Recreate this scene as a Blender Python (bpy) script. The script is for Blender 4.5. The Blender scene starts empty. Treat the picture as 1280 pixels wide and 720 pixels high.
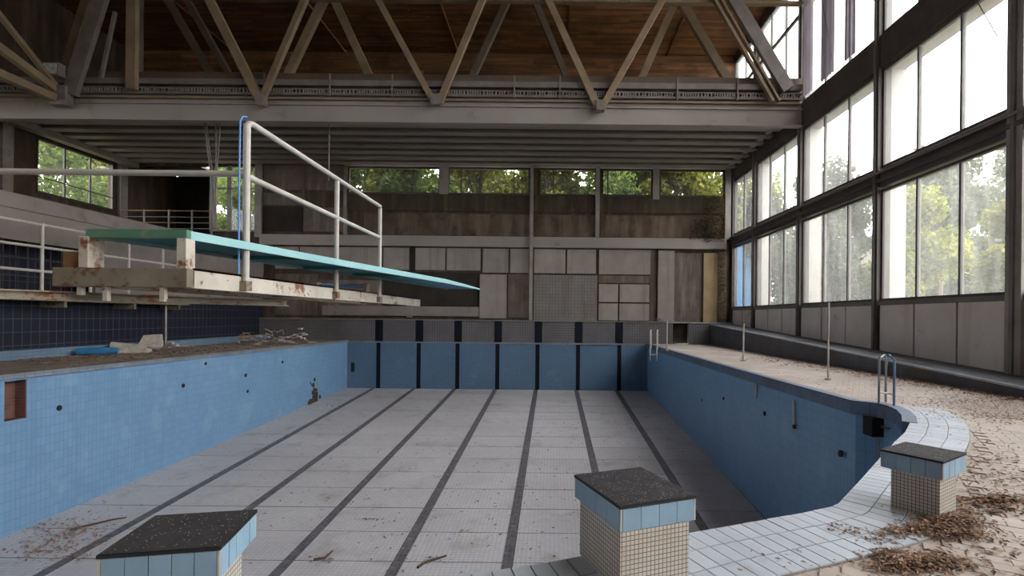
import bpy, bmesh, math, random
from mathutils import Vector, Matrix
SC = bpy.context.scene
C = bpy.context.collection
# ------------------------------------------------------------------ camera
F, CX, CY, ROLL, H = 640.0, 690.0, 396.0, 0.010, 1.6
cam_d = bpy.data.cameras.new('camera'); cam = bpy.data.objects.new('camera', cam_d); C.objects.link(cam)
cam_d.sensor_fit = 'HORIZONTAL'; cam_d.sensor_width = 36.0; cam_d.lens = 36.0*F/1280.0
cam_d.shift_x = (640-CX)/1280; cam_d.shift_y = (CY-360)/1280
cam_d.clip_start = 0.05; cam_d.clip_end = 600
cam.matrix_world = Matrix.Translation((0, 0, H)) @ Matrix.Rotation(math.radians(90), 4, 'X') @ Matrix.Rotation(ROLL, 4, 'Z')
SC.camera = cam
# ------------------------------------------------------------------ sky and exposure
W = bpy.data.worlds.new('world'); SC.world = W; W.use_nodes = True
nt = W.node_tree; bg = nt.nodes['Background']
tc = nt.nodes.new('ShaderNodeTexCoord'); nz = nt.nodes.new('ShaderNodeTexNoise'); nz.inputs['Scale'].default_value = 1.6; nz.inputs['Detail'].default_value = 4
rp = nt.nodes.new('ShaderNodeValToRGB'); rp.color_ramp.elements[0].color = (0.92, 0.93, 1.0, 1); rp.color_ramp.elements[1].color = (1.0, 0.965, 0.945, 1)
rp.color_ramp.elements[0].position = .35; rp.color_ramp.elements[1].position = .6
nt.links.new(tc.outputs['Generated'], nz.inputs['Vector']); nt.links.new(nz.outputs['Fac'], rp.inputs['Fac']); nt.links.new(rp.outputs['Color'], bg.inputs['Color'])
bg.inputs['Strength'].default_value = 3.2
sun_d = bpy.data.lights.new('sun', 'SUN'); sun_d.energy = 0.6; sun_d.angle = math.radians(40); sun_d.color = (1, .95, .88)
sun = bpy.data.objects.new('sun', sun_d); C.objects.link(sun); sun.location = (30, -10, 40)
sun.rotation_euler = Vector((-1.0, 0.55, -0.62)).to_track_quat('-Z', 'Y').to_euler()
SC.view_settings.view_transform = 'Standard'; SC.view_settings.look = 'None'; SC.view_settings.gamma = 1
SC.view_settings.use_curve_mapping = False; SC.view_settings.exposure = 1.6
SC.render.engine = 'CYCLES'
SC.cycles.use_denoising = True; SC.cycles.max_bounces = 10; SC.cycles.diffuse_bounces = 6; SC.cycles.transparent_max_bounces = 16
SC.cycles.sample_clamp_indirect = 8
SC.cycles.caustics_reflective = False; SC.cycles.caustics_refractive = False

# ------------------------------------------------------------------ picture <-> place
cr, sr = math.cos(ROLL), math.sin(ROLL)
def ray(x, y):
    dx, dy = x-CX, y-CY
    return ((cr*dx+sr*dy)/F, -(-sr*dx+cr*dy)/F)      # X/Y , (Z-H)/Y
def PY(x, y, Y): a, b = ray(x, y); return Vector((a*Y, Y, H+b*Y))
def PX(x, y, X): a, b = ray(x, y); Y = X/a; return Vector((X, Y, H+b*Y))
def PZ(x, y, Z=0.0): a, b = ray(x, y); Y = (Z-H)/b; return Vector((a*Y, Y, Z))

# ------------------------------------------------------------------ materials
def mat(name, col, col2=None, ns=3.0, rough=.7, metal=0.0, bump=0.0, bs=40.0, tile=None, stain=None, streak=None, obj=False, island=0.0, spec=.4, stretch=None, speck=None, tv=.92):
    m = bpy.data.materials.new(name); m.use_nodes = True; t = m.node_tree; N = t.nodes; L = t.links
    b = N['Principled BSDF']; b.inputs['Roughness'].default_value = rough; b.inputs['Metallic'].default_value = metal
    b.inputs['Specular IOR Level'].default_value = spec
    if obj: pos = N.new('ShaderNodeTexCoord').outputs['Object']
    else: pos = N.new('ShaderNodeNewGeometry').outputs['Position']
    def noise(scale, detail=5, vec=None, r=.55):
        n = N.new('ShaderNodeTexNoise'); n.inputs['Scale'].default_value = scale; n.inputs['Detail'].default_value = detail; n.inputs['Roughness'].default_value = r
        L.new(vec or pos, n.inputs['Vector']); return n.outputs['Fac']
    def ramp(fac, a, b_):
        r = N.new('ShaderNodeMapRange'); r.inputs['From Min'].default_value = a; r.inputs['From Max'].default_value = b_
        L.new(fac, r.inputs['Value']); return r.outputs['Result']
    def mix(fac, a, b_):
        x = N.new('ShaderNodeMix'); x.data_type = 'RGBA'
        if isinstance(fac, float): x.inputs[0].default_value = fac
        else: L.new(fac, x.inputs[0])
        for i, v in ((6, a), (7, b_)):
            if isinstance(v, tuple): x.inputs[i].default_value = (*v, 1)
            else: L.new(v, x.inputs[i])
        return x.outputs[2]
    def scaled(sx, sy, sz):
        v = N.new('ShaderNodeVectorMath'); v.operation = 'MULTIPLY'; v.inputs[1].default_value = (sx, sy, sz); L.new(pos, v.inputs[0]); return v.outputs[0]
    c = col
    vec = scaled(*stretch) if stretch else pos
    if col2: c = mix(ramp(noise(ns, 6, vec), .35, .65), col, col2)
    if island:
        g = N.new('ShaderNodeNewGeometry'); oi = N.new('ShaderNodeObjectInfo')
        ad = N.new('ShaderNodeMath'); ad.operation = 'ADD'; L.new(g.outputs['Random Per Island'], ad.inputs[0]); L.new(oi.outputs['Random'], ad.inputs[1])
        fr = N.new('ShaderNodeMath'); fr.operation = 'FRACT'; L.new(ad.outputs[0], fr.inputs[0])
        h = N.new('ShaderNodeHueSaturation'); r = N.new('ShaderNodeMapRange'); r.inputs['To Min'].default_value = 1-island; r.inputs['To Max'].default_value = 1+island
        L.new(fr.outputs[0], r.inputs['Value']); L.new(r.outputs['Result'], h.inputs['Value'])
        if isinstance(c, tuple): h.inputs['Color'].default_value = (*c, 1)
        else: L.new(c, h.inputs['Color'])
        c = h.outputs['Color']
    height = None
    if tile:
        plane, w, hh, mo, grout = tile[:5]; ang = tile[5] if len(tile) > 5 else 0; off = tile[6] if len(tile) > 6 else 0
        s = N.new('ShaderNodeSeparateXYZ'); L.new(pos, s.inputs[0]); cb = N.new('ShaderNodeCombineXYZ')
        L.new(s.outputs['xyz'.index(plane[0])], cb.inputs[0]); L.new(s.outputs['xyz'.index(plane[1])], cb.inputs[1])
        mp = N.new('ShaderNodeMapping'); mp.inputs['Rotation'].default_value = (0, 0, ang); L.new(cb.outputs[0], mp.inputs['Vector'])
        br = N.new('ShaderNodeTexBrick'); br.offset = off; br.squash = 1
        br.inputs['Scale'].default_value = 1; br.inputs['Brick Width'].default_value = w; br.inputs['Row Height'].default_value = hh
        br.inputs['Mortar Size'].default_value = mo; br.inputs['Mortar Smooth'].default_value = .2; br.inputs['Bias'].default_value = 0
        br.inputs['Color1'].default_value = (1, 1, 1, 1); br.inputs['Color2'].default_value = (tv, tv, tv, 1); br.inputs['Mortar'].default_value = (1, 1, 1, 1)
        L.new(mp.outputs[0], br.inputs['Vector'])
        mu = N.new('ShaderNodeMix'); mu.data_type = 'RGBA'; mu.blend_type = 'MULTIPLY'; mu.inputs[0].default_value = 1
        L.new(br.outputs['Color'], mu.inputs[6])
        if isinstance(c, tuple): mu.inputs[7].default_value = (*c, 1)
        else: L.new(c, mu.inputs[7])
        c = mix(br.outputs['Fac'], mu.outputs[2], grout)
        inv = N.new('ShaderNodeMath'); inv.operation = 'SUBTRACT'; inv.inputs[0].default_value = 1; L.new(br.outputs['Fac'], inv.inputs[1]); height = inv.outputs[0]
    if stain:
        for (sc_, scale, a, b_) in stain: c = mix(ramp(noise(scale, 7, None, .65), a, b_), c, sc_)
    if streak:
        sc_, sx, sz, a, b_ = streak
        c = mix(ramp(noise(1.0, 5, scaled(sx, sx, sz), .6), a, b_), c, sc_)
    if speck:
        sc_, scale, thr = speck
        v = N.new('ShaderNodeTexVoronoi'); v.inputs['Scale'].default_value = scale; L.new(pos, v.inputs['Vector'])
        lt = N.new('ShaderNodeMath'); lt.operation = 'LESS_THAN'; lt.inputs[1].default_value = thr; L.new(v.outputs['Distance'], lt.inputs[0])
        c = mix(lt.outputs[0], c, sc_)
    if isinstance(c, tuple): b.inputs['Base Color'].default_value = (*c, 1)
    else: L.new(c, b.inputs['Base Color'])
    if bump or height is not None:
        bp = N.new('ShaderNodeBump'); bp.inputs['Strength'].default_value = .35; bp.inputs['Distance'].default_value = .01 if not bump else bump
        if height is not None: L.new(height, bp.inputs['Height'])
        else: L.new(noise(bs, 4), bp.inputs['Height'])
        L.new(bp.outputs[0], b.inputs['Normal'])
    return m
def glassmat(name, dirt, dcol, streaky=.25):
    m = bpy.data.materials.new(name); m.use_nodes = True; t = m.node_tree; N = t.nodes; L = t.links
    for n in list(N):
        if n.type != 'OUTPUT_MATERIAL': N.remove(n)
    out = [n for n in N if n.type == 'OUTPUT_MATERIAL'][0]
    tr = N.new('ShaderNodeBsdfTransparent'); tr.inputs[0].default_value = (.93, .95, .95, 1)
    gl = N.new('ShaderNodeBsdfGlossy'); gl.inputs['Roughness'].default_value = .05
    lw_ = N.new('ShaderNodeLayerWeight'); lw_.inputs['Blend'].default_value = .5
    pw = N.new('ShaderNodeMath'); pw.operation = 'POWER'; pw.inputs[1].default_value = 5; L.new(lw_.outputs['Facing'], pw.inputs[0])
    fr = N.new('ShaderNodeMath'); fr.operation = 'MULTIPLY_ADD'; fr.inputs[1].default_value = .7; fr.inputs[2].default_value = .025; L.new(pw.outputs[0], fr.inputs[0])
    m1 = N.new('ShaderNodeMixShader'); L.new(fr.outputs[0], m1.inputs[0]); L.new(tr.outputs[0], m1.inputs[1]); L.new(gl.outputs[0], m1.inputs[2])
    df = N.new('ShaderNodeBsdfDiffuse'); df.inputs[0].default_value = (*dcol, 1)
    tl = N.new('ShaderNodeBsdfTranslucent'); tl.inputs[0].default_value = (*dcol, 1)
    m2 = N.new('ShaderNodeMixShader'); m2.inputs[0].default_value = .6; L.new(df.outputs[0], m2.inputs[1]); L.new(tl.outputs[0], m2.inputs[2])
    g = N.new('ShaderNodeNewGeometry'); v = N.new('ShaderNodeVectorMath'); v.operation = 'MULTIPLY'; v.inputs[1].default_value = (2.2, 2.2, .35); L.new(g.outputs['Position'], v.inputs[0])
    nz = N.new('ShaderNodeTexNoise'); nz.inputs['Scale'].default_value = 1.3; nz.inputs['Detail'].default_value = 6; L.new(v.outputs[0], nz.inputs['Vector'])
    r = N.new('ShaderNodeMapRange'); r.inputs['From Min'].default_value = .3; r.inputs['From Max'].default_value = .75
    r.inputs['To Min'].default_value = dirt*(1-streaky); r.inputs['To Max'].default_value = dirt*(1+3*streaky); L.new(nz.outputs['Fac'], r.inputs['Value'])
    m3 = N.new('ShaderNodeMixShader'); L.new(r.outputs[0], m3.inputs[0]); L.new(m1.outputs[0], m3.inputs[1]); L.new(m2.outputs[0], m3.inputs[2])
    L.new(m3.outputs[0], out.inputs['Surface']); return m
RUST = (.16, .06, .025)
M = {}
M['deck'] = mat('sandy_deck_tiles', (.50, .42, .36), (.42, .34, .29), 1.2, .75, tile=('xy', .24, .12, .006, (.26, .22, .19), .55, .5), stain=[((.28, .21, .17), 2.5, .56, .75), ((.60, .55, .50), .5, .5, .8)])
M['deck_piece'] = mat('sandy_deck_tile_piece', (.50, .42, .36), (.42, .34, .29), 1.2, .7, island=.09, stain=[((.30, .22, .17), 2.5, .58, .75)])
M['deck_left'] = mat('littered_left_deck', (.34, .28, .235), (.23, .18, .15), 1.6, .85, tile=('xy', .24, .24, .008, (.08, .07, .06)), stain=[((.09, .06, .045), 1.2, .5, .7)])
M['bed'] = mat('tile_bed_mortar', (.28, .25, .23), (.2, .17, .15), 5, .9)
M['band'] = mat('pale_blue_grey_edge_tiles', (.47, .50, .55), (.42, .45, .50), 2, .45, island=.07, stain=[((.33, .31, .30), 2.2, .57, .75)])
M['lip'] = mat('grey_blue_pool_lip', (.13, .18, .27), (.10, .135, .20), 2, .5, tile=('yz', .24, .3, .006, (.07, .08, .09)), stain=[((.10, .09, .09), 2.0, .55, .7)])
M['lip_white'] = mat('pale_pool_lip', (.22, .25, .30), (.16, .17, .19), 1.3, .5, tile=('yz', .24, .3, .006, (.1, .1, .12)), stain=[((.30, .2, .13), 1.5, .6, .7)])
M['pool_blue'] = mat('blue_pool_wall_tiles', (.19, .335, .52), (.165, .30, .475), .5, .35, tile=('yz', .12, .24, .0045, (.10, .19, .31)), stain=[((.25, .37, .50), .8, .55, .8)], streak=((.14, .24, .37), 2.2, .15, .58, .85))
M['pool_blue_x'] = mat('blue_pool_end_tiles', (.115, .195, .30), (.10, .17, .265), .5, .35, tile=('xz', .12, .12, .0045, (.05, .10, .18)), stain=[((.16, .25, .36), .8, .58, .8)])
M['pool_near'] = mat('blue_pool_near_tiles', (.11, .24, .42), None, 1, .35, tile=('xz', .12, .24, .0045, (.06, .13, .23)))
M['floor_tile'] = mat('white_basin_floor_tiles', (.58, .56, .58), (.50, .48, .50), .45, .6, island=.05, tile=('xy', .11, .11, .0045, (.33, .32, .34)), stain=[((.33, .29, .27), .9, .56, .78), ((.42, .38, .35), 3.5, .6, .75)])
M['floor_joint'] = mat('basin_floor_joint', (.13, .12, .115), None, 1, .9)
M['lane_black'] = mat('charcoal_mosaic_line', (.11, .10, .115), (.16, .15, .165), 6, .6, tile=('xy', .11, .11, .005, (.20, .19, .20)), tv=.6, stain=[((.30, .29, .30), 5, .60, .72)])
M['navy'] = mat('navy_stripe_tiles', (.005, .006, .013), (.008, .009, .016), 2, .6, spec=.15, tile=('xz', .12, .24, .006, (.012, .013, .02)))
M['navy_wall'] = mat('navy_wall_tiles', (.008, .010, .021), (.012, .014, .027), 1, .5, tile=('yz', .30, .45, .010, (.075, .08, .10)))
M['kerb_blue'] = mat('blue_kerb_tiles', (.16, .24, .34), (.13, .19, .27), 2, .5, tile=('yz', .24, .12, .006, (.1, .12, .15)))
M['grey_tile'] = mat('grey_mesh_tiles', (.15, .14, .145), (.12, .11, .115), 1, .55, tile=('xz', .15, .15, .010, (.055, .05, .055)))
M['grey_tile_light'] = mat('light_mesh_tiles', (.20, .185, .175), (.17, .155, .145), 1, .6, tile=('xz', .2, .2, .012, (.10, .09, .085)), streak=((.12, .09, .07), 1.6, .2, .5, .75))
M['ramp_dark'] = mat('dark_ramp_tiles', (.075, .085, .105), (.05, .05, .06), 1.5, .5, tile=('yz', .24, .24, .008, (.04, .04, .045)), stain=[((.09, .05, .03), 1.2, .56, .7)])
M['ramp_top'] = mat('worn_ramp_top', (.13, .14, .16), (.07, .07, .08), 1.2, .6, tile=('xy', .3, .3, .01, (.05, .05, .06)), stain=[((.28, .27, .27), 2.4, .62, .72)])
M['ramp_edge'] = mat('pale_ramp_nosing', (.42, .44, .47), (.3, .31, .33), 3, .5)
M['concrete'] = mat('grey_concrete', (.23, .20, .185), (.18, .155, .14), .7, .85, stain=[((.13, .10, .08), 1.4, .58, .75)])
M['beam_grey'] = mat('grey_painted_beam', (.30, .265, .245), (.25, .22, .20), .4, .65, stain=[((.15, .12, .10), .8, .6, .78)])
M['dark_concrete'] = mat('stained_dark_concrete', (.065, .045, .028), (.04, .028, .017), .8, .9, streak=((.11, .08, .055), 2.2, .25, .48, .72))
M['stained'] = mat('water_stained_concrete', (.12, .08, .052), (.065, .045, .03), 1.0, .9, streak=((.20, .15, .115), 2.0, .3, .46, .74), stain=[((.02, .015, .01), .9, .55, .72)])
M['panel_grey'] = mat('grey_wall_panel', (.29, .25, .225), (.245, .21, .185), 1.2, .7, streak=((.17, .14, .12), 3.0, .2, .5, .8), island=.08)
M['panel_win'] = mat('window_wall_panel', (.60, .55, .52), (.52, .47, .44), .8, .75, streak=((.36, .31, .27), 2.0, .15, .56, .85), stain=[((.32, .27, .23), 1.4, .62, .78)])
M['panel_brown'] = mat('brown_wall_panel', (.14, .105, .085), (.09, .065, .05), 1.2, .75, streak=((.24, .20, .17), 2.4, .3, .5, .8))
M['ochre'] = mat('ochre_lit_pier', (.42, .31, .17), (.34, .24, .13), 1.0, .8, streak=((.14, .11, .06), 2.5, .3, .55, .8))  # yellow light on this pier is put into its base colour
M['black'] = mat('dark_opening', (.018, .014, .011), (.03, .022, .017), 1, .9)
M['frame'] = mat('dark_brown_steel_frame', (.055, .045, .042), (.085, .07, .065), 1.3, .55, stain=[((.12, .07, .045), 2.5, .62, .75)])
M['mull'] = mat('grey_mullion', (.17, .155, .15), (.12, .11, .105), 2, .5)
M['post_grey'] = mat('grey_post', (.28, .25, .235), (.20, .17, .155), 1.2, .6, stain=[((.12, .08, .06), 2, .6, .75)])
M['ceil'] = mat('low_ceiling_slab', (.30, .25, .22), (.24, .20, .17), .6, .8)
M['ceil_rib'] = mat('low_ceiling_rib', (.55, .48, .43), (.45, .39, .34), .6, .75)
M['wood'] = mat('brown_roof_boards', (.25, .12, .050), (.14, .068, .030), 1.3, .7, stretch=(.5, 9, 9), island=.35, stain=[((.05, .025, .012), .35, .5, .72)])
M['truss'] = mat('weathered_truss_member', (.24, .175, .115), (.175, .125, .08), 1.2, .8, island=.12)
M['truss_dk'] = mat('dark_truss_member', (.12, .09, .065), (.09, .065, .045), 1.2, .8, island=.12)
M['steel'] = mat('grey_truss_steel', (.19, .165, .15), (.13, .11, .10), 1.5, .6)
M['rail_white'] = mat('chipped_white_rail_paint', (.47, .44, .40), (.38, .355, .32), 8, .45, stain=[((.22, .15, .10), 14, .66, .70)])
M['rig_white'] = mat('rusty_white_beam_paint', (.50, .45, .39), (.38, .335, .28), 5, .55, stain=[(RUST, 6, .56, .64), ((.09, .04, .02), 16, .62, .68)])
M['rig_shaded'] = mat('rusty_shaded_beam_paint', (.21, .18, .135), (.15, .125, .09), 5, .7, stain=[((.13, .05, .02), 9, .53, .60), ((.05, .025, .015), 20, .60, .66)])  # rig paint darkened for faces away from the light, with its own rust
M['rust_orange'] = mat('orange_rust_flakes', (.24, .12, .05), (.13, .065, .03), 9, .85)
M['aqua'] = mat('aqua_board_edge', (.27, .47, .48), (.22, .41, .43), 3, .5, stain=[((.16, .30, .26), 4, .66, .74)])
M['teal'] = mat('teal_board_underside', (.035, .20, .23), (.02, .12, .13), 2, .6)
M['teal_blue'] = mat('blue_board_underside', (.03, .24, .42), (.025, .17, .32), 2, .6)
M['green'] = mat('green_board_end', (.06, .17, .11), (.10, .18, .12), 5, .55, stain=[((.20, .22, .13), 7, .60, .66)])
M['blue_cord'] = mat('blue_plastic_cord', (.10, .26, .62), None, 1, .5)
M['pad'] = mat('speckled_black_rubber', (.020, .018, .019), (.034, .030, .030), 12, .85, obj=True, stain=[((.075, .06, .052), 18, .60, .70)], speck=((.55, .50, .46), 52, .135))
M['pad_edge'] = mat('black_pad_edge', (.012, .012, .014), None, 1, .6)
M['blk_tile'] = mat('blue_block_tile', (.24, .36, .46), (.21, .32, .42), 6, .3, obj=False, island=.08)
M['mosaic'] = mat('cream_mosaic', (.55, .51, .45), (.48, .43, .37), 5, .55, obj=True, tile=('xz', .028, .028, .003, (.16, .12, .10)), stain=[((.40, .30, .20), 6, .62, .75)])
M['mosaic_y'] = mat('cream_mosaic_side', (.55, .51, .45), (.48, .43, .37), 5, .55, obj=True, tile=('yz', .028, .028, .003, (.16, .12, .10)), stain=[((.40, .30, .20), 6, .62, .75)])
M['grout'] = mat('brown_grout', (.20, .14, .10), (.28, .20, .14), 20, .9)
M['chrome'] = mat('dull_steel_tube', (.35, .35, .36), (.25, .24, .24), 5, .35, metal=.8)
M['blue_tube'] = mat('blue_painted_tube', (.08, .17, .30), (.14, .2, .27), 8, .45)
M['thin'] = mat('pale_thin_pole', (.42, .38, .34), (.32, .28, .25), 4, .5)
M['leaf_dry'] = mat('dry_brown_leaves', (.34, .20, .13), (.17, .095, .06), 9, .9, island=.45)
M['leaf_pale'] = mat('dry_pale_leaves', (.40, .27, .19), (.27, .18, .12), 9, .9, island=.4)
M['hole'] = mat('dark_hole', (.01, .01, .012), None, 1, .8)
M['brick_red'] = mat('red_brick', (.20, .075, .045), (.11, .05, .035), 5, .85, tile=('yz', .22, .08, .012, (.12, .09, .08)))
M['white_sheet'] = mat('dirty_white_sheet', (.50, .45, .40), (.36, .32, .28), 6, .7)
M['blue_sheet'] = mat('blue_plastic', (.03, .17, .36), (.05, .22, .42), 4, .5)
M['ground'] = mat('outside_ground', (.16, .17, .10), (.22, .2, .14), .4, .95)
M['bark'] = mat('bark', (.12, .09, .065), (.07, .05, .04), 6, .9)
def leafmat(name, a, b):
    m = mat(name, a, b, .8, .6, island=.4)
    t = m.node_tree; N = t.nodes; L = t.links; pr = N['Principled BSDF']; out = [n for n in N if n.type == 'OUTPUT_MATERIAL'][0]
    tl = N.new('ShaderNodeBsdfTranslucent'); src = pr.inputs['Base Color'].links[0].from_socket; L.new(src, tl.inputs[0])
    mx = N.new('ShaderNodeMixShader'); mx.inputs[0].default_value = .45; L.new(pr.outputs[0], mx.inputs[1]); L.new(tl.outputs[0], mx.inputs[2]); L.new(mx.outputs[0], out.inputs['Surface'])
    return m
M['curtain'] = leafmat('lilac_grey_curtain', (.60, .57, .60), (.5, .47, .5))
M['lf_green'] = leafmat('green_leaves', (.19, .25, .05), (.10, .15, .035))
M['lf_yellow'] = leafmat('yellow_green_leaves', (.30, .29, .045), (.15, .18, .035))
M['lf_grey'] = leafmat('hazy_green_leaves', (.12, .125, .075), (.075, .085, .05))
M['lf_dark'] = leafmat('dark_ivy_leaves', (.045, .06, .02), (.12, .10, .03))
M['fin'] = mat('pale_outer_concrete', (.42, .39, .37), (.36, .33, .31), 1, .8)
M['house'] = mat('grey_house_wall', (.20, .19, .185), (.18, .17, .165), .5, .8)
M['house_beige'] = mat('beige_house_wall', (.30, .265, .225), (.26, .225, .19), .5, .8)
M['house_dark'] = mat('house_window_glass', (.10, .12, .14), None, 1, .3)
M['roof_pale'] = mat('pale_roof', (.55, .54, .53), None, 1, .7)
M['blue_ext'] = mat('blue_site_cabin_paint', (.10, .28, .55), (.13, .32, .58), 1, .5)
M['glass_low'] = glassmat('dusty_glass_low', .11, (.62, .63, .60), .28)
M['glass_high'] = glassmat('dusty_glass_high', .08, (.75, .75, .74), .25)
M['glass_back'] = glassmat('dusty_glass_back', .02, (.6, .6, .5), .25)
M['lampglass'] = mat('lamp_glass', (.55, .55, .55), (.3, .3, .3), 8, .15)

# ------------------------------------------------------------------ mesh helpers
class MB:
    def __init__(s): s.v = []; s.f = []; s.mi = []; s.m = 0
    def face(s, pts):
        n = len(s.v); s.v += [tuple(p) for p in pts]; s.f.append(tuple(range(n, n+len(pts)))); s.mi.append(s.m); return s
    def hexa(s, p):      # 8 points: bottom loop 0-3, top loop 4-7
        n = len(s.v); s.v += [tuple(q) for q in p]
        for a in ((3, 2, 1, 0), (4, 5, 6, 7), (0, 1, 5, 4), (1, 2, 6, 5), (2, 3, 7, 6), (3, 0, 4, 7)): s.f.append(tuple(n+i for i in a)); s.mi.append(s.m)
        return s
    def box(s, x0, x1, y0, y1, z0, z1):
        return s.hexa([(x0, y0, z0), (x1, y0, z0), (x1, y1, z0), (x0, y1, z0), (x0, y0, z1), (x1, y0, z1), (x1, y1, z1), (x0, y1, z1)])
    def bar(s, p, q, w, h, up=(0, 0, 1)):
        p, q = Vector(p), Vector(q); d = (q-p).normalized(); u = Vector(up)
        a = d.cross(u)
        if a.length < 1e-3: a = d.cross(Vector((0, 1, 0)))
        a.normalize(); b = a.cross(d).normalized(); a *= w/2; b *= h/2
        return s.hexa([p-a-b, q-a-b, q+a-b, p+a-b, p-a+b, q-a+b, q+a+b, p+a+b])
    def ibeam(s, p, q, w, h, t=.02, up=(0, 0, 1)):
        p, q = Vector(p), Vector(q); d = (q-p).normalized(); a = d.cross(Vector(up)).normalized(); b = a.cross(d).normalized()
        s.bar(p+b*(h/2-t/2), q+b*(h/2-t/2), w, t, up); s.bar(p-b*(h/2-t/2), q-b*(h/2-t/2), w, t, up); s.bar(p, q, t, h-2*t, up); return s
    def tube(s, pts, r, n=8, cap=True):
        pts = [Vector(p) for p in pts]; base = len(s.v); k = len(pts); prev = None
        for i, p in enumerate(pts):
            d = (pts[min(i+1, k-1)]-pts[max(i-1, 0)]).normalized()
            if prev is None:
                a = d.cross(Vector((0, 0, 1)))
                if a.length < .05: a = d.cross(Vector((0, 1, 0)))
            else: a = prev-d*prev.dot(d)
            a.normalize(); prev = a; b = d.cross(a); rr = r[i] if isinstance(r, (list, tuple)) else r
            for j in range(n):
                t = 2*math.pi*j/n; s.v.append(tuple(p+a*math.cos(t)*rr+b*math.sin(t)*rr))
        for i in range(k-1):
            for j in range(n):
                s.f.append((base+i*n+j, base+i*n+(j+1) % n, base+(i+1)*n+(j+1) % n, base+(i+1)*n+j)); s.mi.append(s.m)
        if cap:
            s.f.append(tuple(base+j for j in range(n))[::-1]); s.mi.append(s.m)
            s.f.append(tuple(base+(k-1)*n+j for j in range(n))); s.mi.append(s.m)
        return s
    def build(s, name, mats, parent=None, kind=None, label=None, cat=None, group=None, smooth=False, loc=None, bevel=0):
        me = bpy.data.meshes.new(name); me.from_pydata(s.v, [], s.f); me.validate()
        for m_ in (mats if isinstance(mats, (list, tuple)) else [mats]): me.materials.append(M[m_])
        for p, i in zip(me.polygons, s.mi): p.material_index = i; p.use_smooth = smooth
        bm = bmesh.new(); bm.from_mesh(me); bmesh.ops.recalc_face_normals(bm, faces=bm.faces); bm.to_mesh(me); bm.free()
        o = bpy.data.objects.new(name, me); C.objects.link(o)
        if parent: o.parent = parent
        if loc: o.location = loc
        if bevel:
            b = o.modifiers.new('bevel', 'BEVEL'); b.width = bevel; b.segments = 2; b.limit_method = 'ANGLE'
        tag(o, label, cat, group, kind); return o
def tag(o, label=None, cat=None, group=None, kind=None):
    if label: o['label'] = label
    if cat: o['category'] = cat
    if group: o['group'] = group
    if kind: o['kind'] = kind
    return o
def thing(name, label, cat, loc=(0, 0, 0), rz=0, group=None):
    o = bpy.data.objects.new(name, None); C.objects.link(o); o.location = loc; o.rotation_euler = (0, 0, rz); o.empty_display_size = .2
    return tag(o, label, cat, group)
def inst(src, parent, loc, rz=0, name=None, scale=None):
    c = src.copy(); C.objects.link(c); c.parent = parent; c.location = loc; c.rotation_euler = (src.rotation_euler.x, src.rotation_euler.y, rz)
    if scale: c.scale = scale
    return c
R = random.Random(7)

# ================================================================== STRUCTURE
YF, YB = 31.5, 31.9         # pool end wall, hall back wall
XR, XP = 11.2, 5.9          # window wall, pool right edge
XK = 9.75                   # ramp front
XL = -18.0                  # navy wall
XG = -26.5                  # far left wall
YN = -9.0                   # wall behind the camera
ROOF = 18.0
def xleft(Y): return -13.45 + (Y-12)*0.045
# pool outline (clockwise from left far corner): points at deck level
near_px = [(1070, 501.5), (1100, 504.5), (1117, 508.5), (1129, 514), (1136, 521), (1137, 529), (1131, 541), (1118, 553), (1100, 573), (1073, 603), (1045, 633), (1000, 643), (960, 650), (865, 667), (790, 684), (727, 697), (660, 708.5), (610, 716)]
EDGE = [Vector((XP, YF, 0)), Vector((XP, 22, 0)), Vector((XP+.03, 14, 0))] + [PZ(x, y, 0) for x, y in near_px]
EDGE += [Vector(p) for p in ((-1.2, 2.98, 0), (-2.0, 2.86, 0), (-2.8, 2.80, 0), (-3.8, 2.82, 0), (-6, 3.0, 0), (-9, 3.6, 0), (-12, 4.6, 0), (-13.3, 5.6, 0))]
EDGE += [Vector((xleft(7), 7, 0)), Vector((xleft(12), 12, 0)), Vector((xleft(20), 20, 0)), Vector((xleft(YF), YF, 0))]

# deck: polygon ring with pool hole, triangulated by bmesh
def deck_mesh(name, outer, hole, z, matname, thick=.0):
    bm = bmesh.new()
    vo = [bm.verts.new((x, y, z)) for x, y in outer]; vh = [bm.verts.new((p[0], p[1], z)) for p in hole]
    es = [bm.edges.new((vo[i], vo[(i+1) % len(vo)])) for i in range(len(vo))] + [bm.edges.new((vh[i], vh[(i+1) % len(vh)])) for i in range(len(vh))]
    bmesh.ops.triangle_fill(bm, use_beauty=True, use_dissolve=False, edges=es)
    bmesh.ops.recalc_face_normals(bm, faces=bm.faces)
    if bm.faces[:][0].normal.z < 0: bmesh.ops.reverse_faces(bm, faces=bm.faces)
    me = bpy.data.meshes.new(name); bm.to_mesh(me); bm.free(); me.materials.append(M[matname])
    o = bpy.data.objects.new(name, me); C.objects.link(o); return o
def inside_pool(x, y):
    ins = False; j = len(EDGE)-1
    for i in range(len(EDGE)):
        a_, b_ = EDGE[i], EDGE[j]
        if (a_.y > y) != (b_.y > y) and x < (b_.x-a_.x)*(y-a_.y)/(b_.y-a_.y)+a_.x: ins = not ins
        j = i
    return ins
# outward offset of pool edge
def offset(pts, d):
    out = []
    for i, p in enumerate(pts):
        a = pts[max(i-1, 0)]; b = pts[min(i+1, len(pts)-1)]; t = (b-a).normalized(); n = Vector((-t.y, t.x, 0))   # outward (left of travel)
        out.append(p+n*d)
    return out
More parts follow.
